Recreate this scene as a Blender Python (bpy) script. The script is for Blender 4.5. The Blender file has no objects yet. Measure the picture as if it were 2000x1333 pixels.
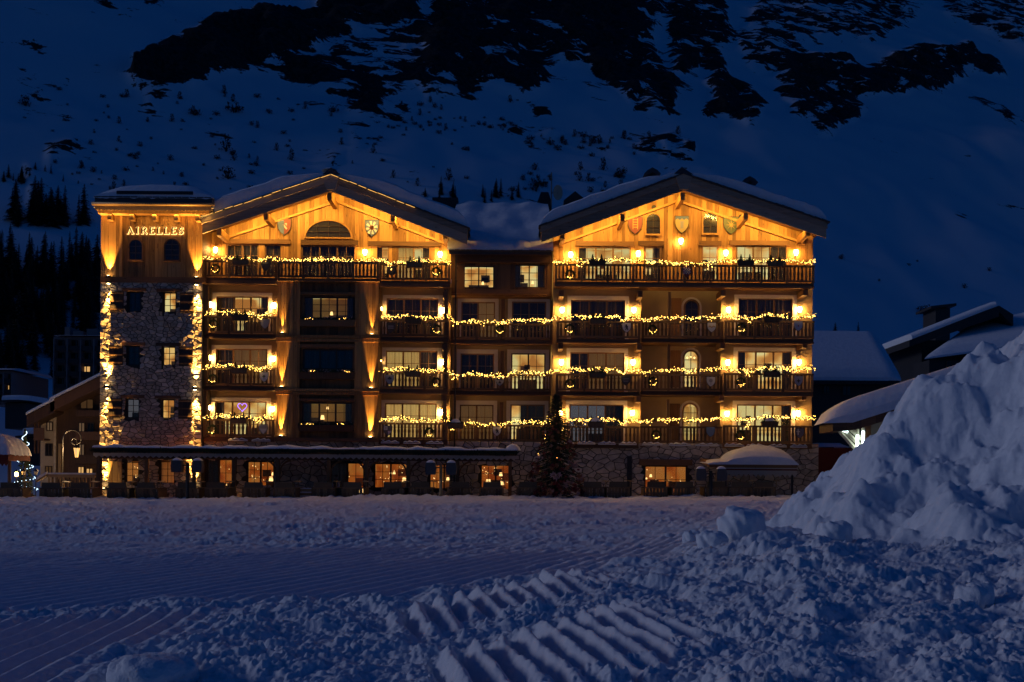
import bpy, math, random
import numpy as np
from mathutils import Vector, Matrix

scene = bpy.context.scene
col = scene.collection
rnd = random.Random(7)

# ------------------------------------------------------------------ camera, world, sun, exposure
FPX = 2000 * 35.0 / 36.0          # focal length in photograph pixels
D = FPX / 35.0                    # camera to the tower front: 35 px per metre there
CZ, YH, CX, ROLL = 1.1, 945.0, 1000.0, 0.0075
cam = bpy.data.cameras.new('camera')
cam.sensor_width = 36; cam.lens = 35; cam.shift_y = (YH - 666.5) / 2000; cam.clip_end = 3000; cam.clip_start = 0.2
cam_o = bpy.data.objects.new('camera', cam); col.objects.link(cam_o)
cam_o.location = (0, -D, CZ); cam_o.rotation_euler = (math.radians(90), -ROLL, 0)
scene.camera = cam_o

SUN_DIR = Vector((-0.93, 0.09, 0.28)).normalized()      # towards the last light, over the valley side
world = bpy.data.worlds.new('World'); scene.world = world; world.use_nodes = True
wn = world.node_tree.nodes; wl = world.node_tree.links
sky = wn.new('ShaderNodeTexSky'); sky.sky_type = 'NISHITA'; sky.sun_disc = False
sky.sun_elevation = math.radians(2.0); sky.sun_rotation = math.atan2(SUN_DIR.x, SUN_DIR.y)
sky.altitude = 1800; sky.ozone_density = 6.0; sky.air_density = 1.0; sky.dust_density = 0.2
tint = wn.new('ShaderNodeMix'); tint.data_type = 'RGBA'; tint.blend_type = 'MULTIPLY'; tint.inputs[0].default_value = 1
tint.inputs[7].default_value = (0.006, 0.80, 1.0, 1)
wl.new(sky.outputs[0], tint.inputs[6]); wl.new(tint.outputs[2], wn['Background'].inputs[0])
wn['Background'].inputs[1].default_value = 0.088
sun = bpy.data.lights.new('dusk_sun', 'SUN'); sun.energy = 0.43; sun.angle = math.radians(16); sun.color = (0.66, 0.69, 0.90)
sun_o = bpy.data.objects.new('dusk_sun', sun); col.objects.link(sun_o)
sun_o.rotation_euler = SUN_DIR.to_track_quat('Z', 'Y').to_euler()
scene.view_settings.view_transform = 'Standard'; scene.view_settings.look = 'None'
scene.view_settings.exposure = 0; scene.view_settings.gamma = 1; scene.view_settings.use_curve_mapping = False
scene.cycles.use_denoising = True; scene.cycles.use_adaptive_sampling = True
scene.cycles.max_bounces = 5; scene.cycles.diffuse_bounces = 3; scene.cycles.glossy_bounces = 2
scene.cycles.transparent_max_bounces = 8; scene.cycles.sample_clamp_indirect = 3; scene.cycles.caustics_reflective = False

# ------------------------------------------------------------------ photograph pixels to metres at a given depth
def sc(Y): return FPX / (D + Y)
def pt(px, py, Y=0.0):
    s = sc(Y)
    return ((px - (py - YH) * ROLL - CX) / s, CZ + (YH - (py + (px - CX) * ROLL)) / s)
def R(px0, py0, px1, py1, Y=0.0):
    x, z = pt((px0 + px1) / 2, (py0 + py1) / 2, Y); s = sc(Y)
    w = abs(px1 - px0) / s / 2; h = abs(py1 - py0) / s / 2
    return x - w, x + w, z - h, z + h

# ------------------------------------------------------------------ mesh helpers
def wloc(o):
    v = Vector((0, 0, 0))
    while o is not None:
        v += o.location; o = o.parent
    return v
def link(name, me, m, parent=None, loc=(0, 0, 0)):
    o = bpy.data.objects.new(name, me); col.objects.link(o); o.location = loc
    if parent is not None: o.parent = parent
    if m is not None and len(me.materials) == 0: me.materials.append(m)
    return o
class MB:
    def __init__(s): s.v = []; s.f = []; s.m = []
    def add(s, vs, fs, mi=0):
        b = len(s.v); s.v += [tuple(p) for p in vs]; s.f += [tuple(b + i for i in f) for f in fs]; s.m += [mi] * len(fs); return s
    def box(s, x0, x1, y0, y1, z0, z1, mi=0):
        return s.add([(x0,y0,z0),(x1,y0,z0),(x1,y1,z0),(x0,y1,z0),(x0,y0,z1),(x1,y0,z1),(x1,y1,z1),(x0,y1,z1)],
                     [(0,3,2,1),(4,5,6,7),(0,1,5,4),(1,2,6,5),(2,3,7,6),(3,0,4,7)], mi)
    def prism(s, poly, y0, y1, mi=0):            # polygon of (x, z), extruded along y
        n = len(poly)
        a = sum(poly[i][0]*poly[(i+1)%n][1] - poly[(i+1)%n][0]*poly[i][1] for i in range(n))
        if a < 0: poly = poly[::-1]
        vs = [(x, y0, z) for x, z in poly] + [(x, y1, z) for x, z in poly]
        fs = [tuple(range(n)), tuple(range(2*n-1, n-1, -1))] + [(i, i+n, (i+1)%n+n, (i+1)%n) for i in range(n)]
        return s.add(vs, fs, mi)
    def tube(s, pts, r, seg=6, mi=0, cap=True):
        pts = [Vector(p) for p in pts]; n = len(pts); b = len(s.v); rs = r if isinstance(r, (list, tuple)) else [r]*n
        for i, p in enumerate(pts):
            t = (pts[min(i+1, n-1)] - pts[max(i-1, 0)]).normalized()
            u = t.cross(Vector((0, 0, 1)) if abs(t.z) < .9 else Vector((1, 0, 0))).normalized(); w = t.cross(u)
            for k in range(seg):
                a = 2*math.pi*k/seg; q = p + (u*math.cos(a) + w*math.sin(a))*rs[i]; s.v.append(tuple(q))
        fs = [(b+i*seg+k, b+i*seg+(k+1)%seg, b+(i+1)*seg+(k+1)%seg, b+(i+1)*seg+k) for i in range(n-1) for k in range(seg)]
        if cap: fs += [tuple(b+k for k in range(seg-1, -1, -1)), tuple(b+(n-1)*seg+k for k in range(seg))]
        s.f += fs; s.m += [mi]*len(fs); return s
    def octa(s, p, r, mi=0):
        x, y, z = p
        return s.add([(x+r,y,z),(x-r,y,z),(x,y+r,z),(x,y-r,z),(x,y,z+r),(x,y,z-r)],
                     [(0,2,4),(2,1,4),(1,3,4),(3,0,4),(2,0,5),(1,2,5),(3,1,5),(0,3,5)], mi)
    def tuft(s, p, d, w, mi=0):                  # one needle or leaf
        p = Vector(p); d = Vector(d); u = d.cross(Vector((rnd.uniform(-1,1), rnd.uniform(-1,1), rnd.uniform(-1,1))))
        u = u.normalized()*w if u.length > 1e-6 else Vector((w,0,0))
        return s.add([p-u, p+u, p+d], [(0,1,2)], mi)
    def grid(s, P, nu, nv, mi=0, flip=False):
        f = [(j*nu+i, j*nu+i+1, (j+1)*nu+i+1, (j+1)*nu+i) for j in range(nv-1) for i in range(nu-1)]
        if flip: f = [q[::-1] for q in f]
        return s.add(P, f, mi)
    def mesh(s, name, mats, off=(0,0,0), smooth=False):
        me = bpy.data.meshes.new(name)
        ox, oy, oz = off
        me.from_pydata([(x-ox, y-oy, z-oz) for x, y, z in s.v], [], s.f)
        for m in (mats if isinstance(mats, (list, tuple)) else [mats]): me.materials.append(m)
        if any(s.m): me.polygons.foreach_set('material_index', s.m)
        if smooth: me.polygons.foreach_set('use_smooth', [True]*len(s.f))
        return me
    def build(s, name, mats, parent=None, smooth=False):
        return link(name, s.mesh(name, mats, wloc(parent) if parent else (0,0,0), smooth), None, parent)
def boxo(name, m, parent, x0, x1, y0, y1, z0, z1): return MB().box(x0,x1,y0,y1,z0,z1).build(name, m, parent)
def pbox(name, m, parent, px0, py0, px1, py1, Y0, Y1):       # a box whose front face fills a pixel rectangle at depth Y0
    x0, x1, z0, z1 = R(px0, py0, px1, py1, Y0); return boxo(name, m, parent, x0, x1, Y0, Y1, z0, z1)
def tag(o, label, cat, group=None):
    o['label'] = label; o['category'] = cat
    if group: o['group'] = group
    return o
def kind(o, k): o['kind'] = k; return o
def thing(name, loc, label, cat, group=None, rz=0):
    o = bpy.data.objects.new(name, None); col.objects.link(o); o.location = loc; o.rotation_euler = (0,0,rz); o.empty_display_size = .2
    return tag(o, label, cat, group)
def copy_tree(o, parent=None):
    c = o.copy(); col.objects.link(c); c.parent = parent
    for ch in list(KIDS.get(o.name, ())): copy_tree(ch, c)
    return c
KIDS = {}
def kids_of(root):
    for o in col.objects:
        if o.parent is not None and o.parent.name not in ():
            KIDS.setdefault(o.parent.name, [])
            if o not in KIDS[o.parent.name]: KIDS[o.parent.name].append(o)

# ------------------------------------------------------------------ numpy noise
_rs = np.random.RandomState(5)
_RT = _rs.rand(65536).astype(np.float32); _GA = _rs.rand(65536)*2*math.pi
_GX = np.cos(_GA).astype(np.float32); _GY = np.sin(_GA).astype(np.float32)
def _ix(ix, iy, seed): return ((ix + seed*57) & 255)*256 + ((iy + seed*131) & 255)
def _r(i, seed): return _RT[(i + seed*7919) & 65535]
def perlin(x, y, seed=0):
    x = np.asarray(x, np.float32); y = np.asarray(y, np.float32)
    xi = np.floor(x); yi = np.floor(y); xf = x-xi; yf = y-yi; xi = xi.astype(np.int32); yi = yi.astype(np.int32)
    u = xf*xf*xf*(xf*(xf*6-15)+10); v = yf*yf*yf*(yf*(yf*6-15)+10)
    def g(dx, dy):
        i = _ix(xi+dx, yi+dy, seed); return _GX[i]*(xf-dx) + _GY[i]*(yf-dy)
    g0 = g(0,0); g1 = g(0,1)
    a = g0+(g(1,0)-g0)*u; b = g1+(g(1,1)-g1)*u
    return (a+(b-a)*v)*1.5
def fbm(x, y, o=4, seed=0, gain=.5):
    s = 0.0; a = 1.0; f = 1.0
    for k in range(o): s += a*perlin(x*f, y*f, seed+k*17); a *= gain; f *= 2.03
    return s
def lumps(x, y, seed=0, keep=1.0, rmin=.35, rmax=.75, sharp=.6):      # rounded clods of unequal size lying on a plane
    x = np.asarray(x, np.float32); y = np.asarray(y, np.float32)
    xi = np.floor(x).astype(np.int32); yi = np.floor(y).astype(np.int32); out = np.zeros_like(x)
    for dx in (-1,0,1):
        for dy in (-1,0,1):
            cx = xi+dx; cy = yi+dy; i = _ix(cx, cy, seed)
            qx = x-cx-_r(i,1); qy = y-cy-_r(i,2); rr = rmin+(rmax-rmin)*_r(i,3)**2
            rr = rr*(_r(i,4) < keep)+1e-4
            e = .7+.6*_r(i,5); j = (i*31) & 65535; c, s_ = _GX[j], _GY[j]
            ux = qx*c+qy*s_; uy = qy*c-qx*s_
            d2 = (ux*e)**2+(uy/e)**2
            out = np.maximum(out, np.clip(1-d2/(rr*rr), 0, None)**sharp*rr)
    return out
def sstep(a, b, x): t = np.clip((x-a)/(b-a), 0, 1); return t*t*(3-2*t)

# ------------------------------------------------------------------ materials
def _mat(name):
    m = bpy.data.materials.new(name); m.use_nodes = True; nt = m.node_tree
    return m, nt, nt.nodes, nt.links, nt.nodes['Principled BSDF']
def rampn(n, l, src, stops):
    r = n.new('ShaderNodeValToRGB'); e = r.color_ramp.elements
    while len(e) < len(stops): e.new(.5)
    for i, (p, c) in enumerate(stops): e[i].position = p; e[i].color = (*c, 1)
    l.new(src, r.inputs[0]); return r
def plain(name, c, rough=.7, var=.15, scale=8.0, metal=0.0, bump=0.0):
    m, nt, n, l, b = _mat(name)
    tc = n.new('ShaderNodeTexCoord'); ns = n.new('ShaderNodeTexNoise'); ns.inputs['Scale'].default_value = scale; ns.inputs['Detail'].default_value = 4
    oi = n.new('ShaderNodeObjectInfo'); ad = n.new('ShaderNodeMath'); ad.operation = 'MULTIPLY_ADD'; ad.inputs[1].default_value = .5; 
    l.new(tc.outputs['Object'], ns.inputs['Vector']); l.new(oi.outputs['Random'], ad.inputs[0]); l.new(ns.outputs[0], ad.inputs[2])
    r = rampn(n, l, ad.outputs[0], [(.3, tuple(x*(1-var) for x in c)), (1.0, tuple(min(1, x*(1+var)) for x in c))])
    l.new(r.outputs[0], b.inputs['Base Color']); b.inputs['Roughness'].default_value = rough; b.inputs['Metallic'].default_value = metal
    if bump:
        bp = n.new('ShaderNodeBump'); bp.inputs['Strength'].default_value = bump; bp.inputs['Distance'].default_value = .02
        l.new(ns.outputs[0], bp.inputs['Height']); l.new(bp.outputs[0], b.inputs['Normal'])
    return m
def wood(name, c1, c2, along='Z', knots=True, rough=.65):
    m, nt, n, l, b = _mat(name)
    tc = n.new('ShaderNodeTexCoord'); oi = n.new('ShaderNodeObjectInfo')
    ofs = n.new('ShaderNodeVectorMath'); ofs.operation = 'MULTIPLY_ADD'
    l.new(oi.outputs['Random'], ofs.inputs[0]); ofs.inputs[1].default_value = (37, 53, 71); l.new(tc.outputs['Object'], ofs.inputs[2])
    mp = n.new('ShaderNodeMapping'); l.new(ofs.outputs[0], mp.inputs['Vector'])
    mp.inputs['Scale'].default_value = (14, 14, .9) if along == 'Z' else (.9, 14, 14)
    ns = n.new('ShaderNodeTexNoise'); ns.inputs['Scale'].default_value = 1.0; ns.inputs['Detail'].default_value = 6; ns.inputs['Roughness'].default_value = .65; ns.inputs['Distortion'].default_value = .6
    l.new(mp.outputs[0], ns.inputs['Vector'])
    ma = n.new('ShaderNodeMath'); ma.operation = 'MULTIPLY_ADD'; ma.inputs[1].default_value = .62; l.new(oi.outputs['Random'], ma.inputs[0]); l.new(ns.outputs[0], ma.inputs[2])
    r = rampn(n, l, ma.outputs[0], [(.34, tuple(x*.42 for x in c1)), (.66, c1), (1.0, c2)])
    out = r.outputs[0]
    if knots:
        mk = n.new('ShaderNodeMapping'); mk.inputs['Scale'].default_value = (5, 5, 1.6) if along == 'Z' else (1.6, 5, 5); l.new(ofs.outputs[0], mk.inputs['Vector'])
        vo = n.new('ShaderNodeTexVoronoi'); vo.inputs['Scale'].default_value = 1.0; l.new(mk.outputs[0], vo.inputs['Vector'])
        kr = rampn(n, l, vo.outputs['Distance'], [(.06, (.25,.2,.15)), (.16, (1,1,1))])
        mx = n.new('ShaderNodeMix'); mx.data_type = 'RGBA'; mx.blend_type = 'MULTIPLY'; mx.inputs[0].default_value = .85
        l.new(out, mx.inputs[6]); l.new(kr.outputs[0], mx.inputs[7]); out = mx.outputs[2]
    l.new(out, b.inputs['Base Color']); b.inputs['Roughness'].default_value = rough
    bp = n.new('ShaderNodeBump'); bp.inputs['Strength'].default_value = .5; bp.inputs['Distance'].default_value = .01
    l.new(ns.outputs[0], bp.inputs['Height']); l.new(bp.outputs[0], b.inputs['Normal'])
    return m
def emit(name, c, s, sample=True, pattern=False):
    m, nt, n, l, b = _mat(name)
    e = n.new('ShaderNodeEmission'); e.inputs[0].default_value = (*c, 1); e.inputs[1].default_value = s
    if pattern:                          # uneven room light put into the walls' own glow by soft noise
        tc = n.new('ShaderNodeTexCoord'); oi = n.new('ShaderNodeObjectInfo'); of = n.new('ShaderNodeVectorMath'); of.operation = 'MULTIPLY_ADD'
        l.new(oi.outputs['Random'], of.inputs[0]); of.inputs[1].default_value = (31, 17, 23); l.new(tc.outputs['Object'], of.inputs[2])
        nz = n.new('ShaderNodeTexNoise'); nz.inputs['Scale'].default_value = 1.1; nz.inputs['Detail'].default_value = 1; l.new(of.outputs[0], nz.inputs['Vector'])
        rr = rampn(n, l, nz.outputs[0], [(.34, (c[0]*.6, c[1]*.42, c[2]*.3)), (.47, c), (.60, (min(1, c[0]*1.25), c[1]*1.5, c[2]*2.4))]); l.new(rr.outputs[0], e.inputs[0])
    l.new(e.outputs[0], n['Material Output'].inputs['Surface'])
    m.cycles.emission_sampling = 'AUTO' if sample else 'NONE'
    return m
def snowmat(name, big=1.0, sparkle=True):
    m, nt, n, l, b = _mat(name)
    tc = n.new('ShaderNodeTexCoord')
    n1 = n.new('ShaderNodeTexNoise'); n1.inputs['Scale'].default_value = 9*big; n1.inputs['Detail'].default_value = 4; n1.inputs['Roughness'].default_value = .65
    l.new(tc.outputs['Object'], n1.inputs['Vector'])
    n2 = n.new('ShaderNodeTexNoise'); n2.inputs['Scale'].default_value = 70*big; n2.inputs['Detail'].default_value = 1; l.new(tc.outputs['Object'], n2.inputs['Vector'])
    r = rampn(n, l, n1.outputs[0], [(.3, (.72,.74,.78)), (.7, (.86,.86,.87))]); l.new(r.outputs[0], b.inputs['Base Color'])
    b.inputs['Roughness'].default_value = .75; b.inputs['Specular IOR Level'].default_value = .3
    b1 = n.new('ShaderNodeBump'); b1.inputs['Strength'].default_value = .55; b1.inputs['Distance'].default_value = .03/big; l.new(n1.outputs[0], b1.inputs['Height'])
    b2 = n.new('ShaderNodeBump'); b2.inputs['Strength'].default_value = .4; b2.inputs['Distance'].default_value = .008/big
    l.new(n2.outputs[0], b2.inputs['Height']); l.new(b1.outputs[0], b2.inputs['Normal']); l.new(b2.outputs[0], b.inputs['Normal'])
    return m

M = {}
M['snow'] = snowmat('snow'); M['roof_snow'] = snowmat('roof_snow', .35)
M['pine'] = wood('pine_boards', (.30,.145,.035), (.54,.29,.085))
M['pine_dark'] = wood('dark_pine_boards', (.13,.058,.018), (.25,.118,.038))
M['beam'] = wood('beam_wood', (.12,.055,.020), (.22,.105,.038), 'X')
M['rail'] = wood('rail_wood', (.12,.065,.025), (.22,.125,.05), 'X')
M['post'] = wood('post_wood', (.12,.065,.025), (.23,.13,.05), 'Z')
M['grey_wood'] = wood('weathered_wood', (.27,.20,.135), (.46,.35,.24), 'X')
M['frame'] = wood('frame_wood', (.16,.08,.032), (.28,.15,.065), 'Z', knots=False)
M['frame_dark'] = plain('dark_frame_paint', (.035,.02,.014), .6)
M['shutter'] = wood('shutter_wood', (.022,.014,.009), (.042,.028,.018), 'Z')
M['plaster'] = plain('ochre_plaster', (.38,.27,.135), .85, .12, 2.5, bump=.2)
M['white_plaster'] = plain('white_plaster', (.72,.66,.58), .85, .06, 5, bump=.15)
M['stone'] = plain('rubble_stone', (.45,.385,.295), .85, .55, 3.5, bump=.6)
M['mortar'] = plain('mortar', (.045,.038,.031), .95, .25, 12, bump=.4)
M['slate'] = plain('slate', (.05,.047,.047), .6, .4, 6, bump=.3)
M['metal'] = plain('dark_metal', (.04,.038,.036), .45, .2, 9, .6)
M['black'] = plain('black_paint', (.018,.018,.02), .6)
M['green'] = plain('fir_needles', (.018,.035,.015), .7, .5, 30)
M['gold_metal'] = plain('copper_gutter', (.35,.23,.11), .5, .2, 6, .5)
M['dark_room'] = plain('dark_room', (.03,.026,.025), .9)
M['glow'] = emit('lamp_glass', (1, .50, .12), 130)
M['bulb'] = emit('string_light', (1, .54, .10), 14)
M['bulb_white'] = emit('white_string_light', (.62, .85, 1), 5, False)
M['room'] = emit('lit_room', (1, .54, .13), .72, pattern=True)
M['room_y'] = emit('bright_lit_room', (1, .55, .14), .85, pattern=True)
M['room_o'] = emit('restaurant_room', (1, .23, .025), .34, pattern=True)
M['room_dim'] = emit('dim_room', (1, .5, .14), .16)
M['grey_glow'] = emit('grey_window_glow', (.75, .72, .8), .10)  # faint grey glow behind the glass, imitates a pale reflection
M['lampshade'] = emit('lit_lampshade', (1, .58, .2), 2.4, False)
M['purple'] = emit('purple_neon', (.35, .15, 1), 3, False)
M['strip'] = emit('light_strip', (1, .50, .12), 1.9)
M['letter_glow'] = emit('letter_backlight', (1, .56, .16), 2.6)
M['cool'] = emit('cool_tube', (.65, .9, .85), 7)
M['lens'] = emit('spot_lens', (1, .66, .28), 25, False)
def glassmat():
    m, nt, n, l, b = _mat('window_glass')
    t = n.new('ShaderNodeBsdfTransparent'); t.inputs[0].default_value = (.92,.93,.93,1); g = n.new('ShaderNodeBsdfGlossy'); g.inputs['Roughness'].default_value = .14
    mx = n.new('ShaderNodeMixShader'); mx.inputs[0].default_value = .045
    l.new(t.outputs[0], mx.inputs[1]); l.new(g.outputs[0], mx.inputs[2]); l.new(mx.outputs[0], n['Material Output'].inputs['Surface']); return m
M['glass'] = glassmat()
def clothmat(name, c, tr):
    m, nt, n, l, b = _mat(name); b.inputs['Base Color'].default_value = (*c, 1); b.inputs['Roughness'].default_value = .9
    t = n.new('ShaderNodeBsdfTranslucent'); t.inputs[0].default_value = (*c, 1); mx = n.new('ShaderNodeMixShader'); mx.inputs[0].default_value = tr
    l.new(b.outputs[0], mx.inputs[1]); l.new(t.outputs[0], mx.inputs[2]); l.new(mx.outputs[0], n['Material Output'].inputs['Surface']); return m
M['sheer'] = clothmat('sheer_curtain', (.85,.78,.62), .8)
M['drape'] = clothmat('grey_drape', (.075,.068,.065), .12)
M['canvas'] = clothmat('awning_canvas', (.62,.57,.48), .4)
M['canvas_red'] = clothmat('red_canvas', (.20,.035,.02), .2)
M['berry'] = plain('red_ornament', (.22,.035,.03), .35, .5); M['bronze'] = plain('bronze_ornament', (.30,.13,.06), .35, .5)
M['blossom'] = plain('pale_blossom', (.52,.36,.32), .8, .4); M['steel'] = plain('loudspeaker_grey', (.055,.06,.065), .5)
M['tan'] = wood('yellow_post', (.28,.18,.07), (.42,.29,.13)); M['lounge'] = wood('lounger_board', (.14,.085,.038), (.23,.145,.065))
M['cushion'] = plain('lounger_fabric', (.11,.088,.055), .95, .2, 20); M['heart'] = M['purple']
M['cream'] = plain('cream_render', (.42,.35,.26), .9, .1); M['brown_wall'] = wood('brown_cladding', (.06,.03,.016), (.11,.055,.03))
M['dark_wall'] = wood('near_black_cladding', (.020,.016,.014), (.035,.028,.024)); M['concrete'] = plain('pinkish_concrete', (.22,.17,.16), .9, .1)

# ------------------------------------------------------------------ ground, mountain
def ground_z(X, Y):
    return .33 + .009*X + .010*np.clip(Y+4, -60, 0) - .18*sstep(-3.2, -1.8, Y)
def hill_z(X, Y):
    q = .95*Y-.31*X-64; s = np.clip(q, 0, None); z = np.where(s < 34, s*s*.0125, 34*34*.0125 + (s-34)*.85) - .6*(1-sstep(-3, 4, q))
    k = np.clip(s/120, 0, 1)
    z = z + k*(fbm(X/90, Y/90, 4, 3)*5 + fbm(X/34+5, Y/50, 3, 9)*1.0)
    return z
def px_of(X, Y, Z):
    s = FPX/(D+Y); a = X*s; b = (Z-CZ)*s
    return CX + a - b*ROLL, YH - b - a*ROLL
def on_hill(px, py):                    # where the sight line through a pixel meets the hillside
    Ys = np.linspace(22, 700, 6000); s = FPX/(D+Ys)
    X = (px-(py-YH)*ROLL-CX)/s; Z = CZ+(YH-(py+(px-CX)*ROLL))/s
    i = np.argmax((hill_z(X, Ys)+ground_z(X, Ys*0)) > Z)
    return X[i], Ys[i], float(hill_z(X[i:i+1], Ys[i:i+1])[0] + ground_z(X[i], 0.0))

def quick_mesh(name, P, nu, nv, mat, smooth=True, attrs=None):
    me = bpy.data.meshes.new(name); n = nu*nv
    me.vertices.add(n); me.vertices.foreach_set('co', P.astype(np.float32).ravel())
    I = np.arange(n).reshape(nv, nu); q = np.stack([I[:-1,:-1], I[:-1,1:], I[1:,1:], I[1:,:-1]], -1).reshape(-1, 4)
    me.loops.add(q.size); me.loops.foreach_set('vertex_index', q.ravel().astype(np.int32))
    me.polygons.add(len(q)); me.polygons.foreach_set('loop_start', np.arange(0, q.size, 4, dtype=np.int32))
    me.polygons.foreach_set('use_smooth', np.full(len(q), smooth))
    me.update(calc_edges=True); me.materials.append(mat)
    for k, a in (attrs or {}).items():
        at = me.attributes.new(k, 'FLOAT', 'POINT'); at.data.foreach_set('value', a.astype(np.float32).ravel())
    o = bpy.data.objects.new(name, me); col.objects.link(o); return o

# --- mountainside
ROCKS = [  # outlines of the crags (photograph pixels), density of bare rock
 ([(245,140),(270,112),(330,82),(400,52),(480,28),(560,15),(585,38),(610,0),(640,-60),(800,-60),(800,28),(745,52),(650,80),(600,92),(560,108),(520,128),(480,142),(420,158),(345,181),(300,180),(262,165)], 1.34),
 ([(555,180),(585,130),(640,88),(760,62),(850,38),(900,26),(1000,-20),(1075,30),(1060,130),(1052,182),(1000,188),(930,172),(925,205),(880,190),(820,180),(745,198),(690,204),(640,192),(600,178)], .80),
 ([(800,-60),(1285,-60),(1280,30),(1262,70),(1272,110),(1300,150),(1315,222),(1260,222),(1230,205),(1180,165),(1150,130),(1062,120),(1056,175),(1000,190),(950,160),(905,100),(850,70)], 1.08),
 ([(1290,-60),(1400,-60),(1420,60),(1395,100),(1345,130),(1310,132),(1288,95)], 1.0),
 ([(1368,118),(1400,105),(1432,150),(1476,182),(1474,210),(1455,236),(1408,228),(1366,216)], 1.12),
 ([(1425,60),(1500,-60),(1780,-60),(1772,30),(1700,64),(1640,68),(1612,55),(1600,82),(1555,112),(1500,128),(1450,150)], .84),
 ([(1500,150),(1540,105),(1620,92),(1700,120),(1760,82),(1840,78),(1880,70),(1965,122),(1960,140),(1900,132),(1830,158),(1720,174),(1650,172)], 1.15),
 ([(1505,170),(1560,140),(1640,170),(1682,212),(1676,230),(1640,236),(1605,262),(1565,232),(1530,205)], 1.05),
 ([(1800,-60),(2100,-60),(2100,70),(2000,62),(1950,78),(1910,40),(1840,34)], .86),
 ([(1858,162),(1900,196),(1965,226),(2080,262),(2080,240),(1960,205),(1900,172)], .7),
 ([(560,190),(640,195),(720,205),(850,215),(860,240),(700,240),(600,228)], .38),
 ([(1030,255),(1120,245),(1200,262),(1340,280),(1330,296),(1180,284),(1060,268)], .42),
 ([(1840,318),(1890,345),(1900,372),(1870,372),(1850,345)], .45), ([(1930,365),(2040,400),(2040,432),(1960,410)], .45), ([(1852,400),(1890,402),(1892,414),(1860,412)], .6),
 ([(1690,215),(1740,290),(1730,300),(1700,260)], .3), ([(1960,150),(2060,190),(2060,215),(1990,180)], .5),
 ([(40,-60),(70,-60),(72,40),(50,60)], .45), ([(0,150),(120,190),(300,300),(260,320),(90,240),(0,190)], .14), ([(350,40),(560,0),(560,-60),(380,-60)], .18),
 ([(380,270),(560,235),(560,255),(400,300)], .26), ([(120,330),(340,300),(560,320),(540,340),(160,360)], .13), ([(1000,190),(1080,180),(1110,225),(1040,225)], .3)]
def in_poly(x, y, poly):
    ins = np.zeros(x.shape, bool); n = len(poly)
    for i in range(n):
        x0, y0 = poly[i]; x1, y1 = poly[(i+1) % n]
        if y0 == y1: continue
        c = ((y0 > y) != (y1 > y)) & (x < (x1-x0)*(y-y0)/(y1-y0)+x0); ins ^= c
    return ins
def mountain_mat():
    m, nt, n, l, b = _mat('mountain_snow_and_rock')
    at = n.new('ShaderNodeAttribute'); at.attribute_name = 'rock'; tc = n.new('ShaderNodeTexCoord')
    mp = n.new('ShaderNodeMapping'); mp.inputs['Rotation'].default_value = (0, math.radians(-33), 0); mp.inputs['Scale'].default_value = (.095, .10, .185); l.new(tc.outputs['Object'], mp.inputs['Vector'])
    ns = n.new('ShaderNodeTexNoise'); ns.inputs['Scale'].default_value = 1; ns.inputs['Detail'].default_value = 9; ns.inputs['Roughness'].default_value = .68; ns.inputs['Distortion'].default_value = .5
    l.new(mp.outputs[0], ns.inputs['Vector'])
    ma = n.new('ShaderNodeMath'); ma.operation = 'MULTIPLY_ADD'; ma.inputs[1].default_value = 1.2; l.new(ns.outputs[0], ma.inputs[0]); l.new(at.outputs['Fac'], ma.inputs[2])
    rr = rampn(n, l, ma.outputs[0], [(.81, (0,0,0)), (.83, (1,1,1))])
    ma2 = n.new('ShaderNodeMath'); ma2.operation = 'MULTIPLY'; ma2.inputs[1].default_value = 1.0
    n3 = n.new('ShaderNodeTexNoise'); n3.inputs['Scale'].default_value = .9; n3.inputs['Detail'].default_value = 6; l.new(tc.outputs['Object'], n3.inputs['Vector'])
    rk = rampn(n, l, n3.outputs[0], [(.3, (.008,.008,.009)), (.75, (.05,.047,.046))])
    mx = n.new('ShaderNodeMix'); mx.data_type = 'RGBA'; l.new(rr.outputs[0], mx.inputs[0]); mx.inputs[6].default_value = (.80,.81,.84,1); l.new(rk.outputs[0], mx.inputs[7])
    l.new(mx.outputs[2], b.inputs['Base Color']); b.inputs['Roughness'].default_value = .85; b.inputs['Specular IOR Level'].default_value = .15
    bp = n.new('ShaderNodeBump'); bp.inputs['Strength'].default_value = .15; bp.inputs['Distance'].default_value = .3; l.new(n3.outputs[0], bp.inputs['Height']); l.new(bp.outputs[0], b.inputs['Normal'])
    return m
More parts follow.
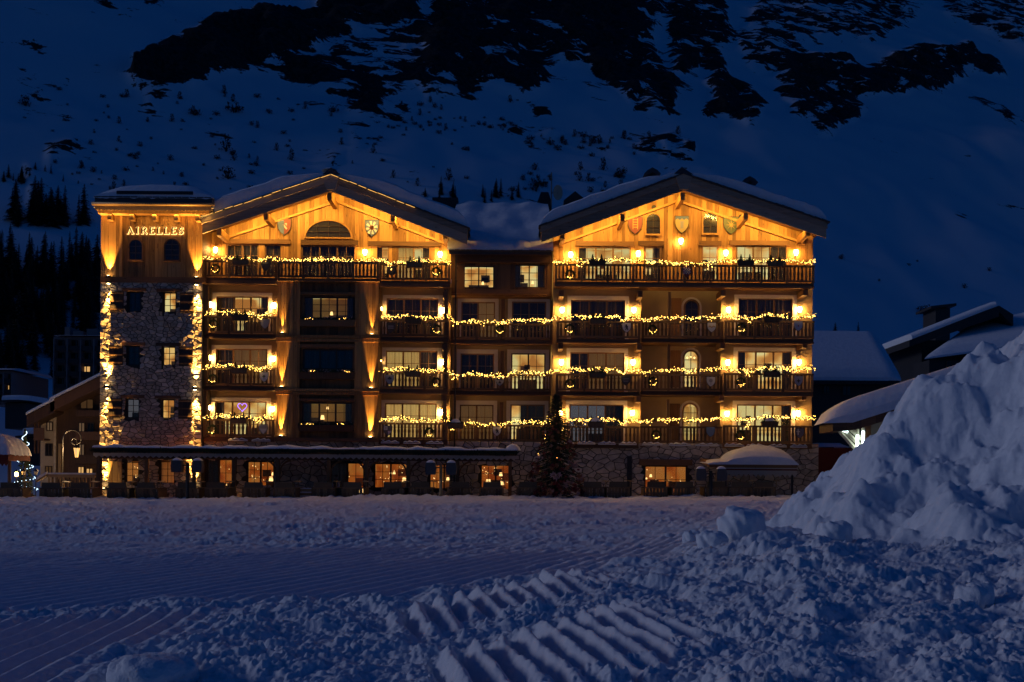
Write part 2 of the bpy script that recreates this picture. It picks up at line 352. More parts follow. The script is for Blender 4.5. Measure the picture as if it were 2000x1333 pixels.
def make_mountain():
    nu, nv = 660, 460
    t = np.linspace(-.92, .92, nu); ys = 16 + 690*np.linspace(0, 1, nv)**1.3
    T, Y = np.meshgrid(t, ys); X = T*(D+Y)
    Z = hill_z(X, Y) + ground_z(X, Y*0)
    px, py = px_of(X, Y, Z)
    wx = px + fbm(px/45, py/30, 4, 21)*16; wy = py + fbm(px/45+9, py/30, 4, 22)*11
    rock = np.full(px.shape, -.04)
    for poly, d in ROCKS:
        i = in_poly(wx, wy, poly); rock = np.where(i, np.maximum(rock, d*.6-.05), rock)
    for _ in range(7):
        rock[1:-1,1:-1] = (rock[1:-1,1:-1]*2 + rock[:-2,1:-1]+rock[2:,1:-1]+rock[1:-1,:-2]+rock[1:-1,2:])/6
    dens = fbm(px/160, py/120, 3, 40)                       # small outcrops scattered over the lower snow
    rock = rock + .55*np.clip(dens-.05, 0, 1)*(py < 420)*(px < 1350) + .05*(py < 300)
    cl = np.clip(rock-.25, 0, 1)
    rid = 1-np.abs(fbm(X/16, Z/13, 4, 31))
    Z = Z + cl*(rid*5-1.5); Y2 = Y - cl*(rid*6)
    o = quick_mesh('mountain', np.stack([X, Y2, Z], -1), nu, nv, mountain_mat(), True, {'rock': rock*.5})
    return kind(o, 'structure')
make_mountain()

# --- level snow under everything, out past the hill's foot
gm = MB(); n = 48
xs = np.concatenate([np.linspace(-1500, -70, 6), np.linspace(-60, 60, 40), np.linspace(70, 1500, 6)]); ys = np.concatenate([np.linspace(-900, -70, 5), np.linspace(-60, 40, 50), np.linspace(60, 900, 6)])
XX, YY = np.meshgrid(xs, ys); ZZ = ground_z(np.clip(XX, -60, 60), np.clip(YY, -60, 40)) - .55*(1-sstep(2.5, 6, YY))
kind(quick_mesh('ground', np.stack([XX, YY, ZZ], -1), len(xs), len(ys), M['snow']), 'structure')

# --- the piste between camera and hotel: groomed ribs, snowcat track, broken clods
PILE = (9.6, 17.0)
def piste_z(X, d):
    Y = d - D
    z = ground_z(X, Y)
    wob = fbm(X/2.2, d/2.2, 3, 5)
    # where things are
    edge = 9.35 + .25*np.clip(X+3.5, -3, 10) + wob*.35            # clod ridge between the two groomed passes
    a_x = X + .085*d
    cordA = (1-sstep(-2.9, -2.2, X+wob*.35+.0*d))*(1-sstep(-.5, -.1, d-edge))
    pb = X - .40*d
    far_fade = 1-sstep(13.5, 20.5, d+2.2*wob)
    cordB = sstep(.2, .7, d-edge)*(1-sstep(-5.6, -4.9, pb+wob*.5 - .12*(d-12)))*far_fade
    cordB2 = sstep(11.8, 12.6, d)*(1-sstep(17, 20, d))*sstep(-5.6, -4.9, pb+wob*.3-.12*(d-12))*(1-sstep(-4.2, -3.6, pb+wob*.4-.12*(d-12)))*.7
    rib = lambda p, k: (np.abs(((p/k) % 1)-.5)*2)
    z = z + cordA*.05*(rib(a_x+.02*wob, .19)**.8-.5) + (cordB+cordB2)*.06*(rib(pb*.93+.02*wob, .25)**.8-.45)
    # snowcat track bars: two bands of slanting bars
    w3b = fbm(X*3.5, d*1.2, 4, 91, .6)
    def band(x0, d0, x1, d1, length, step, amp):
        ax = np.array([x1-x0, d1-d0]); L = np.hypot(*ax); ax = ax/L
        br = np.array([.20, -1.0]); br = br/np.hypot(*br)
        det = ax[0]*br[1]-ax[1]*br[0]; rx, ry = X-x0, d-d0
        s = (rx*br[1]-ry*br[0])/det; t = (ax[0]*ry-ax[1]*rx)/det
        s2 = s + wob*.05
        n2 = w3b; w = sstep(-.3, .3, s+.3*n2)*(1-sstep(L-.5, L+.4, s+.5*n2))*sstep(-.08, .2, t+.16*n2)*(1-sstep(length-.8, length+.2, t+.5*n2))
        return w, amp*((.5+.5*np.cos(s2/step*2*math.pi))**.9-.4+.22*w3b) - .05*sstep(0, length, t)
    wA, hA = band(-1.12, 9.2, .9, 13.0, 1.7, .40, .16)
    wB, hB = band(-.62, 6.6, 1.15, 9.9, 2.3, .36, .16)
    z = z + wA*hA + wB*hB
    smooth = np.clip(wA+wB+cordA+cordB+cordB2, 0, 1)
    # clods
    near = 1-sstep(11, 19, d - .55*np.clip(X, 0, 8))
    amt = near*(1-.93*smooth)
    band_ridge = np.exp(-((d-edge)/.55)**2)*(X < -.5)
    amt = np.maximum(amt*.9, band_ridge)*(1-.72*np.maximum(wA, wB))
    size = .55+.45*sstep(-1, 4, X)
    gx, gy = X+.05*wob, d+.05*wob
    w3 = fbm(X*5, d*5, 3, 90, .6); gx, gy = gx+.02*w3, gy+.02*fbm(X*5+50, d*5, 2, 92, .6)
    L1 = lumps(gx*1.7, gy*1.7, 11, .40, .2, .62, .7); L2 = lumps(gx*3.9+3, gy*3.9, 12, .55, .22, .7, .65); L3 = lumps(gx*9.0, gy*9.0+7, 13, .6, .25, .75, .65); L4 = lumps(gx*20, gy*20+7, 14, .6, .3, .75, .7)
    rough = fbm(gx*1.6, gy*1.6, 6, 55, .58)
    mod = .35+.65*sstep(-.35, .45, fbm(X/1.3+4, d/1.3, 3, 56))
    z = z + amt*(.20*size*L1 + mod*(.105*L2 + .062*L3 + .028*L4) + .085*rough)
    # little crumbs everywhere, thinning with smoothness, and drifts far off
    far = sstep(14, 22, d)
    patch = sstep(-.05, .35, fbm(X/6, d/2.0, 4, 77)) 
    z = z + (1-near)*((.035+.06*patch)*L2 + (.03+.05*patch)*L3 + .07*lumps(X*1.2, d*1.2, 15, .12, .1, .3))*(1-.8*np.clip(cordB+cordB2, 0, 1)) + .02*L4*(1-smooth)
    z = z + far*(.11*fbm(X/7, d/1.6, 4, 60) + .05*fbm(X/1.2, d/.8, 4, 61))
    rim = np.exp(-((d-50.6)/1.3)**2)
    z = z + rim*(.10+.10*fbm(X/.8, d/.8, 4, 62)+.12*lumps(X*2.2, d*2.2, 63, .6, .2, .6))
    # swell towards the pile on the right, and a long windrow leading to it
    z = z + .30*np.exp(-((X-3.4-.10*(d-12))/1.2)**2)*np.exp(-((d-16)/6.5)**2)*(1+.4*wob)
    z = z + .55*np.exp(-((X-8.0)/3.6)**2)*np.exp(-((d-12.0)/4.2)**2)
    return z
def make_piste():
    t = np.concatenate([np.linspace(-1.7, -.80, 40)[:-1], np.linspace(-.80, -.56, 45)[:-1], np.linspace(-.56, .56, 800), np.linspace(.56, .80, 45)[1:], np.linspace(.80, 1.7, 40)[1:]])
    py = np.concatenate([np.linspace(2600, 1560, 24)[:-1], np.linspace(1560, 1350, 60)[:-1], np.linspace(1350, 1010, 560)[:-1], np.linspace(1010, 966, 150)])
    d = FPX*1.22/(py-YH); d = np.concatenate([d[d < 53.2], [53.8, 54.6, 56.0, 59, 62]])
    T, DD = np.meshgrid(t, d); X = T*DD
    Z = piste_z(X, DD)
    kind(quick_mesh('piste', np.stack([X, DD-D, Z], -1), len(t), len(d), M['snow']), 'structure')
make_piste()
def make_pile():
    xs = np.linspace(2.6, 14.5, 520); ds = np.linspace(8.5, 24, 600); X, d = np.meshgrid(xs, ds)
    w1 = fbm(X/1.9, d/1.9, 4, 81); w2 = fbm(X/.7, d/.7, 4, 82)
    wx = X+.35*w1; wd = d+.35*w1
    ridge = np.where(wx > PILE[0], .30*(wx-PILE[0]), wx-PILE[0])
    r = np.sqrt((ridge/5.5)**2 + ((wd-PILE[1])/np.where(wd < PILE[1], 6.6, 7.0))**2)
    h = 4.45*(.065*np.log1p(np.exp((1-r)/.065)))-.06
    h = h - .25*sstep(1.15, 1.4, r)
    k = np.clip(h/.6+.12, 0, 1)
    L1 = lumps(wx*.95, wd*.95, 83, .5, .2, .62, 1.2); L2 = lumps(wx*2.1, wd*2.1, 84, .5, .25, .7, 1.1); L3 = lumps(wx*5, wd*5, 85, .45, .25, .7, .8)
    chute = fbm((X+.9*d)/.75, (X-.6*d)/3.4, 3, 87)
    z = ground_z(X, d-D) + h + k*(.32*w1 + .10*w2 + .12*L1 + .07*L2 + .055*L3 + .04*lumps(wx*12, wd*12, 89, .6, .25, .7) + .20*chute + .035*fbm(X*4, d*4, 5, 90, .62)) - .10
    o = quick_mesh('snow_pile', np.stack([X, d-D, z], -1), len(xs), len(ds), M['snow'])
    tag(o, 'tall heap of ploughed lumpy snow rising beside the piste', 'snow pile')
make_pile()
def snow_chunk(px, d, w, h, label, seed, sy=1.0):
    x = (px-CX)/FPX*d; me = bpy.data.meshes.new('snow_chunk'); 
    nu, nv = 64, 40; P = []
    th = np.linspace(0, 2*math.pi, nu); ph = np.linspace(-.5*math.pi, .5*math.pi, nv); TH, PH = np.meshgrid(th, ph)
    sx = np.cos(PH)*np.cos(TH); s2 = np.cos(PH)*np.sin(TH); sz = np.sin(PH)
    n = fbm(sx*1.1+seed*7+sz*.8, s2*1.1+seed*3-sz*.7, 3, seed, .45)
    rr = 1+.22*n+.035*fbm(sx*4+seed, s2*4-sz*3, 4, seed+3, .6)
    zg = float(piste_z(np.array([x]), np.array([d]))[0])
    Pn = np.stack([sx*rr*w, s2*rr*w*sy, np.sign(sz)*np.abs(sz)**.7*rr*h], -1)
    o = quick_mesh('snow_chunk', Pn, nu, nv, M['snow']); o.location = (x, d-D, zg+h*.35)
    tag(o, label, 'snow chunk')
snow_chunk(300, 6.15, .26, .12, 'wide flat slab of broken snow lying nearest the camera, below the ribbed snow', 3)
snow_chunk(1392, 14.2, .22, .19, 'rounded snow boulder at the windrow crest, shorter one with smooth face', 5)
snow_chunk(1448, 14.6, .33, .32, 'largest snow boulder on the windrow leading to the snow heap', 6)
snow_chunk(1352, 16.2, .15, .13, 'small round snow lump alone at the tip of the windrow', 8)
snow_chunk(1630, 13.6, .24, .22, 'pale block of snow at the foot of the tall snow heap', 9)
snow_chunk(1905, 8.9, .15, .13, 'knobbly snow lump far down the heap apron, near the frame edge', 12)

# ------------------------------------------------------------------ builders for the hotel
def spot(loc, to, watts, deg, c=(1,.51,.11), blend=.6, r=.03):
    L = bpy.data.lights.new('spot_beam', 'SPOT'); L.energy = watts; L.spot_size = math.radians(deg); L.spot_blend = blend; L.color = c; L.shadow_soft_size = r
    o = bpy.data.objects.new('spot_beam', L); col.objects.link(o); o.location = loc
    o.rotation_euler = (Vector(to)-Vector(loc)).to_track_quat('-Z', 'Y').to_euler(); return o
def strip_light(a, b, target, watts, c=(1,.54,.10), w=.06):
    a, b = Vector(a), Vector(b); L = bpy.data.lights.new('strip_beam', 'AREA'); L.shape = 'RECTANGLE'; L.size = (b-a).length; L.size_y = w; L.energy = watts; L.color = c
    o = bpy.data.objects.new('strip_beam', L); col.objects.link(o); o.location = (a+b)/2
    z = -(Vector(target)-(a+b)/2); x = (b-a).normalized(); z = (z-x*z.dot(x)).normalized(); y = z.cross(x)
    o.rotation_euler = Matrix((x, y, z)).transposed().to_euler(); return o

QUAD = {}
def pane(parent, x0, x1, y, z0, z1, m='glass'):
    k = (round(x1-x0, 2), round(z1-z0, 2), m)
    if k not in QUAD:
        w, h = (x1-x0)/2, (z1-z0)/2
        QUAD[k] = MB().box(-w, w, -.004, .004, -h, h).mesh('pane', M[m])
    o = bpy.data.objects.new('pane', QUAD[k]); col.objects.link(o); o.parent = parent
    o.location = Vector(((x0+x1)/2, y, (z0+z1)/2)) - wloc(parent); return o
def curtain(parent, x0, x1, y, z0, z1, m):
    n = max(8, int((x1-x0)*24)); P = []
    ph = rnd.random()*6
    for zz in (z0, z1):
        for i in range(n+1):
            x = x0+(x1-x0)*i/n; P.append((x, y+.035*math.sin(x*34+ph)+.02*math.sin(x*13+ph*2), zz))
    return MB().grid(P, n+1, 2).build('curtain', M[m], parent, True)
def room(parent, x0, x1, y0, z0, z1, m, depth=1.5):
    mb = MB(); y1 = y0+depth; a = .35
    mb.add([(x0-a,y0,z0),(x1+a,y0,z0),(x1+a,y0,z1+.1),(x0-a,y0,z1+.1),(x0-a,y1,z0),(x1+a,y1,z0),(x1+a,y1,z1+.1),(x0-a,y1,z1+.1)],
           [(4,5,6,7),(0,4,7,3),(5,1,2,6),(7,6,2,3),(0,1,5,4)])
    return mb.build('room_wall', M[m], parent)
def window(T, rect, Y, cases, mr=3, mc=2, rm='room', fm='frame', bar=.075, depth=1.4, lamp=None):
    x0, x1, z0, z1 = R(*rect, Y); n = len(cases); b = bar
    f = MB().box(x0, x1, Y, Y+.09, z1-b, z1).box(x0, x1, Y, Y+.09, z0, z0+b*.8).box(x0, x0+b, Y+.001, Y+.089, z0+b*.8, z1-b).box(x1-b, x1, Y+.001, Y+.089, z0+b*.8, z1-b)
    cw = (x1-x0-b)/n; panes = []
    for i in range(n):
        a0 = x0+b/2+cw*i; a1 = a0+cw
        if i: f.box(a0-b*.6, a0+b*.6, Y-.012, Y+.08, z0+b*.8, z1-b)
        l0 = a0+(b/2 if i == 0 else b*.6); l1 = a1-(b/2 if i == n-1 else b*.6)
        zb, zt = z0+b*.8, z1-b; t = .014
        for k in range(1, mc): xk = l0+(l1-l0)*k/mc; f.box(xk-t, xk+t, Y+.02, Y+.06, zb, zt)
        for k in range(1, mr):
            zk = zb+(zt-zb)*k/mr
            for q in range(mc): f.box(l0+(l1-l0)*q/mc+(t if q else 0), l0+(l1-l0)*(q+1)/mc-(t if q < mc-1 else 0), Y+.022, Y+.058, zk-t, zk+t)
        for k in range(mr):
            for q in range(mc): panes.append((l0+(l1-l0)*q/mc, l0+(l1-l0)*(q+1)/mc, zb+(zt-zb)*k/mr, zb+(zt-zb)*(k+1)/mr))
    w = f.build('window', M[fm], T)
    for p in panes: pane(w, p[0]+.005, p[1]-.005, Y+.04, p[2]+.005, p[3]-.005)
    lit = False
    for i, ch in enumerate(cases):
        a0 = x0+b/2+cw*i; a1 = a0+cw; yc = Y+.22
        if ch == '.': curtain(w, a0-.02, a1+.02, yc, z0, z1, 'drape')
        elif ch == 'C': curtain(w, a0-.02, a1+.02, yc, z0, z1, 'sheer'); lit = True
        elif ch == '<': curtain(w, a0-.02, (a0+a1)/2-.05, yc, z0, z1, 'drape'); lit = True
        elif ch == '>': curtain(w, (a0+a1)/2+.05, a1+.02, yc, z0, z1, 'drape'); lit = True
        elif ch == 'L': lit = True
    room(w, x0, x1, Y+.26, z0, z1, rm if lit else 'dark_room', depth)
    if lit and ('L' in cases or '<' in cases or '>' in cases):
        yb = Y+.26+depth; h = z1-z0; ln = x1-x0
        for _ in range(rnd.choice((1, 2))):
            c = x0+ln*rnd.uniform(.15, .85); w2 = rnd.uniform(.14, .3); zc = z0+h*rnd.uniform(.5, .72); boxo('wall_picture', M[rnd.choice(('frame_dark', 'pine_dark', 'dark_room'))], w, c-w2, c+w2, yb-.05, yb-.01, zc-w2*.8, zc+w2*.8)
        c = x0+ln*rnd.uniform(.2, .8); w2 = rnd.uniform(.3, .6); boxo('furniture', M['frame_dark'], w, c-w2, c+w2, yb-.5, yb-.06, z0, z0+h*rnd.uniform(.28, .42))
    if lamp:
        for lx, lz, s in lamp:
            X_ = x0+(x1-x0)*lx; Z_ = z0+(z1-z0)*lz
            MB().tube([(X_, Y+.8, Z_-s), (X_, Y+.8, Z_+s)], [s*1.0, s*.65], 8).build('lampshade', M['lampshade'], w)
    if rm == 'room_o':
        cl = MB()
        for _ in range(16): cl.octa((rnd.uniform(x0+.1, x1-.1), Y+.5+rnd.random(), z0+(z1-z0)*rnd.choice((rnd.uniform(.25, .45), rnd.uniform(.6, .9)))), rnd.uniform(.015, .035))
        kind(cl.build('added_glow_specks', M['lampshade'], w), 'stuff')  # random glowing specks, added to warm up the restaurant rooms
    return w
def arch_pts(cx, r, z0, zs, n=14):
    return [(cx-r, z0)] + [(cx-r*math.cos(math.pi*i/n), zs+r*math.sin(math.pi*i/n)) for i in range(n+1)] + [(cx+r, z0)]
def arch_window(T, rect, Y, rm='dark_room', fm='frame', t=.09, surround=None, low=False, mr=3, mc=2, proud=.10, lamps=False, curt=None):
    x0, x1, z0, z1 = R(*rect, Y); cx = (x0+x1)/2; r = (x1-x0)/2
    ky = 1.0
    zs = z1-r
    if low: zs = z0; ky = (z1-z0)/r
    def arc(rr, ex=0): return [(cx-rr, z0-ex)] + [(cx-rr*math.cos(math.pi*i/16), zs+(rr*ky if low else rr)*math.sin(math.pi*i/16)) for i in range(17)] + [(cx+rr, z0-ex)]
    def ring(mb, ra, rb, ya, yb):
        A, B = arc(ra), arc(rb); n = len(A)
        for i in range(n-1):
            q = [A[i], A[i+1], B[i+1], B[i]]
            mb.add([(x, ya, z) for x, z in q]+[(x, yb, z) for x, z in q], [(0,1,2,3),(7,6,5,4),(0,4,5,1),(3,2,6,7)])
        return mb
    f = ring(MB(), r, r-t, Y-proud, Y+.01).box(x0, x1, Y-proud-.03, Y+.01, z0-.06, z0+.03)
    hh = lambda x: zs + (ky if low else 1)*math.sqrt(max(0, (r-t)**2-(x-cx)**2))
    for k in range(1, mc):
        xk = x0+t+(x1-x0-2*t)*k/mc; f.box(xk-.018, xk+.018, Y-proud*.7, Y-.02, z0+.03, hh(xk)-.005, 1)
    for k in range(1, mr):
        zk = z0+.03+(z1-t-z0)*k/mr; dz = (zk-zs)/(ky if low else 1); w = math.sqrt(max(0, (r-t)**2-max(0, dz)**2)) if (r-t) > dz else 0
        if w > .1: f.box(cx-w, cx+w, Y-proud*.69, Y-.022, zk-.016, zk+.016, 1)
    w = f.build('window', [M[fm], M['frame_dark']], T)
    P = arc(r-t*.8); 
    # glass in halves either side of the middle bar
    for sgn in (-1, 1):
        q = [(x, z) for x, z in P if (x-cx)*sgn > 1e-4] + [(cx, z0), (cx, hh(cx))]
        q = sorted(q, key=lambda p: math.atan2(p[1]-(z0+z1)/2, p[0]-(cx+sgn*r*.4)))
        MB().prism(q, Y-proud*.45, Y-proud*.42).build('pane', M['glass'], w)
    if rm != 'dark_room' and curt: curtain(w, x0+t, x1-t, Y-.02, z0, zs+r*.5, 'sheer')
    MB().prism(arc(r-t*.5), Y-.004, Y+.012).build('room_wall', M[rm], w)
    if surround: ring(MB(), r+surround, r+.002, Y-.02, Y+.01).build('window_surround', M['white_plaster'], w)
    if lamps:
        for k in (-.45, 0, .45): MB().octa((cx+k*r, Y-.03, zs+.12*r-abs(k)*.1), .075).build('chandelier_light', M['lampshade'], w)
    return w
def surround(T, rect, inner, Y, m='white_plaster'):
    a0, a1, c0, c1 = R(*rect, Y); b0, b1, d0, d1 = R(*inner, Y)
    return MB().box(a0, a1, Y-.03, Y+.02, d1-.003, c1).box(a0, b0+.003, Y-.029, Y+.02, c0, d1-.003).box(b1-.003, a1, Y-.029, Y+.02, c0, d1-.003).build('window_surround', M[m], T)
def wall(T, x0, x1, z0, z1, holes, y0, y1, m, name='wall'):
    xs = sorted({x0, x1, *[min(max(h[i], x0), x1) for h in holes for i in (0, 1)]}); zs = sorted({z0, z1, *[min(max(h[i], z0), z1) for h in holes for i in (2, 3)]})
    mb = MB()
    for i in range(len(xs)-1):
        for j in range(len(zs)-1):
            cx, cz = (xs[i]+xs[i+1])/2, (zs[j]+zs[j+1])/2
            if any(h[0] < cx < h[1] and h[2] < cz < h[3] for h in holes): continue
            mb.add([(xs[i],y0,zs[j]),(xs[i+1],y0,zs[j]),(xs[i+1],y0,zs[j+1]),(xs[i],y0,zs[j+1])], [(0,1,2,3)])
    for a, b, c, d in holes:
        for q in ([(a,c),(a,d)], [(a,d),(b,d)], [(b,d),(b,c)], [(b,c),(a,c)]):
            (p0, q0), (p1, q1) = q; mb.add([(p0,y0,q0),(p1,y0,q1),(p1,y1,q1),(p0,y1,q0)], [(0,1,2,3)])
    return mb.build(name, M[m], T)
def planks(T, x0, x1, zlo, zhi, holes, Y, w=.2, m='pine', t=.035, name='plank'):
    n = max(1, round((x1-x0)/w)); e = [x0]
    for i in range(1, n): e.append(x0+(x1-x0)*(i+rnd.uniform(-.28, .28))/n)
    e.append(x1); f = lambda g, x: g(x) if callable(g) else g
    for i in range(n):
        a, b = e[i]+.005, e[i+1]-.005; cx = (a+b)/2; segs = [(None, None)]; cuts = []
        for h in holes:
            if h[0]-.03 < cx < h[1]+.03: cuts.append((h[2], h[3]))
        cuts.sort(); lo = None; parts = []
        for c0, c1 in cuts: parts.append((lo, c0)); lo = c1
        parts.append((lo, None)); yo = rnd.uniform(0, .014)
        for p0, p1 in parts:
            za = (f(zlo, a), f(zlo, b)) if p0 is None else (p0, p0); zb = (f(zhi, a), f(zhi, b)) if p1 is None else (p1, p1)
            if zb[0]-za[0] < .05 and zb[1]-za[1] < .05: continue
            MB().prism([(a, za[0]), (b, za[1]), (b, max(zb[1], za[1]+.01)), (a, max(zb[0], za[0]+.01))], Y-t-yo, Y).build(name, M[m], T)
def clip_poly(poly, nx, nz, c):
    out = []; n = len(poly)
    for i in range(n):
        p, q = poly[i], poly[(i+1) % n]; dp = p[0]*nx+p[1]*nz-c; dq = q[0]*nx+q[1]*nz-c
        if dp <= 0: out.append(p)
        if dp*dq < 0: t = dp/(dp-dq); out.append((p[0]+(q[0]-p[0])*t, p[1]+(q[1]-p[1])*t))
    return out
def rubble(T, x0, x1, z0, z1, holes, Y, cell=.36, an=1.6, seed=1, most=300, gap=.03):
    r = random.Random(seed); S_ = []
    ch = cell/an
    nx = int((x1-x0)/cell)+1; nz = int((z1-z0)/ch)+1
    for j in range(nz):
        for i in range(nx):
            if r.random() < .14: continue
            x = x0+(i+.5+r.uniform(-.48,.48)+(.5 if j % 2 else 0))*(x1-x0)/nx; z = z0+(j+.5+r.uniform(-.42,.42))*(z1-z0)/nz
            if x0 < x < x1: S_.append((x, z*an, r.uniform(-.5, 1)*cell*cell*.16))
    polys = []
    for i, (x, z, w) in enumerate(S_):
        if any(h[0]-.02 < x < h[1]+.02 and h[2]-.02 < z/an < h[3]+.02 for h in holes): continue
        P = [(max(x0, x-cell*1.3), max(z0*an, z-cell*1.3)), (min(x1, x+cell*1.3), max(z0*an, z-cell*1.3)), (min(x1, x+cell*1.3), min(z1*an, z+cell*1.3)), (max(x0, x-cell*1.3), min(z1*an, z+cell*1.3))]
        for j, (a, b, v) in enumerate(S_):
            if i == j or abs(a-x) > cell*2.6 or abs(b-z) > cell*2.6: continue
            dx, dz = a-x, b-z; d = math.hypot(dx, dz)
            if d < 1e-6: continue
            P = clip_poly(P, dx/d, dz/d, (x*dx+z*dz)/d + d/2 + (w-v)/(2*d) - gap*.7)
            if len(P) < 3: break
        if len(P) < 3: continue
        for h in holes:                        # keep clear of an opening
            if x < h[0]: P = clip_poly(P, 1, 0, h[0]-.005) if h[2]-.1 < z/an < h[3]+.1 else P
            elif x > h[1]: P = clip_poly(P, -1, 0, -h[1]-.005) if h[2]-.1 < z/an < h[3]+.1 else P
        if len(P) < 3: continue
        P = [(a, b/an) for a, b in P]
        ar = abs(sum(P[k][0]*P[(k+1)%len(P)][1]-P[(k+1)%len(P)][0]*P[k][1] for k in range(len(P))))/2
        if ar > .003: polys.append((ar, P))
    polys.sort(key=lambda q: -q[0]); rest = MB()
    for k, (ar, P) in enumerate(polys):
        n = len(P); cx = sum(p[0] for p in P)/n; cz = sum(p[1] for p in P)/n; dp = r.uniform(.03, .085)
        tx, tz = r.uniform(-.10, .10), r.uniform(-.10, .10)
        mb = MB() if k < most else rest
        if sum(P[i][0]*P[(i+1)%n][1]-P[(i+1)%n][0]*P[i][1] for i in range(n)) < 0: P = P[::-1]
        vs = [(x, Y+.01, z) for x, z in P] + [(x, Y-dp*.6, z) for x, z in P]
        s = r.uniform(.72, .84); vs += [(cx+(x-cx)*s, Y-dp+tx*(x-cx)+tz*(z-cz), cz+(z-cz)*s) for x, z in P]
        fs = [(i, (i+1)%n, (i+1)%n+n, i+n) for i in range(n)] + [(i+n, (i+1)%n+n, (i+1)%n+2*n, i+2*n) for i in range(n)] + [tuple(range(2*n, 3*n))]
        mb.add(vs, fs)
        if k < most: mb.build('stone', M['stone'], T)
    if rest.v: kind(rest.build('small_stones', M['stone'], T), 'stuff')
BAL = MB().prism([(-.055,-.5),(.055,-.5),(.055,-.2),(.075,.0),(.05,.14),(.05,.5),(-.05,.5),(-.05,.14),(-.075,0),(-.055,-.2)], -.02, .02).mesh('baluster', M['post'])
def balcony(T, px0, px1, pyt, pyb, pys, Yf, Yb, post_every=5, ends=True, panel=()):
    """railing from top rail pyt to bottom rail pyb; floor beam down to pys"""
    x0, x1, zt, zs = R(px0, pyt, px1, pys, Yf)[0], R(px0, pyt, px1, pys, Yf)[1], 0, 0
    zt = pt((px0+px1)/2, pyt, Yf)[1]; zb = pt((px0+px1)/2, pyb, Yf)[1]; zs = pt((px0+px1)/2, pys, Yf)[1]
    ztop = zb-.10
    b = MB().box(x0, x1, Yf+.05, Yb+.3, ztop-.16, ztop).box(x0, x1, Yf-.03, Yf+.16, zs, ztop-.162).build('balcony', M['beam'], T)
    boxo('top_rail', M['rail'], b, x0-.02, x1+.02, Yf-.07, Yf+.09, zt-.05, zt+.05)
    boxo('bottom_rail', M['rail'], b, x0+.04, x1-.04, Yf-.03, Yf+.05, zb-.05, zb+.05)
    L = x1-x0; npost = max(2, round(L/1.45)+1); px_ = [x0+.06+(L-.12)*i/(npost-1) for i in range(npost)]
    for x in px_: boxo('post', M['post'], b, x-.065, x+.065, Yf-.045, Yf+.06, ztop+.001, zt-.051)
    h = zt-zb-.10
    for i in range(npost-1):
        g = px_[i+1]-px_[i]-.13; k = max(3, int(g/.205))
        for j in range(k):
            o = bpy.data.objects.new('baluster', BAL); col.objects.link(o); o.parent = b
            o.location = Vector((px_[i]+.065+g*(j+.5)/k, Yf+.01, (zt+zb)/2)) - wloc(b); o.scale = (rnd.uniform(.9, 1.08), 1, h)
    return b, (x0, x1, zt, zb, ztop)
def bracket(T, px, py, Y0, Y1, w=9, h=12, m='beam'):
    x0, x1, z0, z1 = R(px-w/2, py-h/2, px+w/2, py+h/2, Y0)
    return MB().prism([(Y0, z1), (Y1, z1), (Y1, z0-.12), (Y0+.15, z0), (Y0, z0)], x0, x1).build('bracket', M[m], T) if False else MB().box(x0, x1, Y0, Y1, z0, z1).build('bracket', M[m], T)
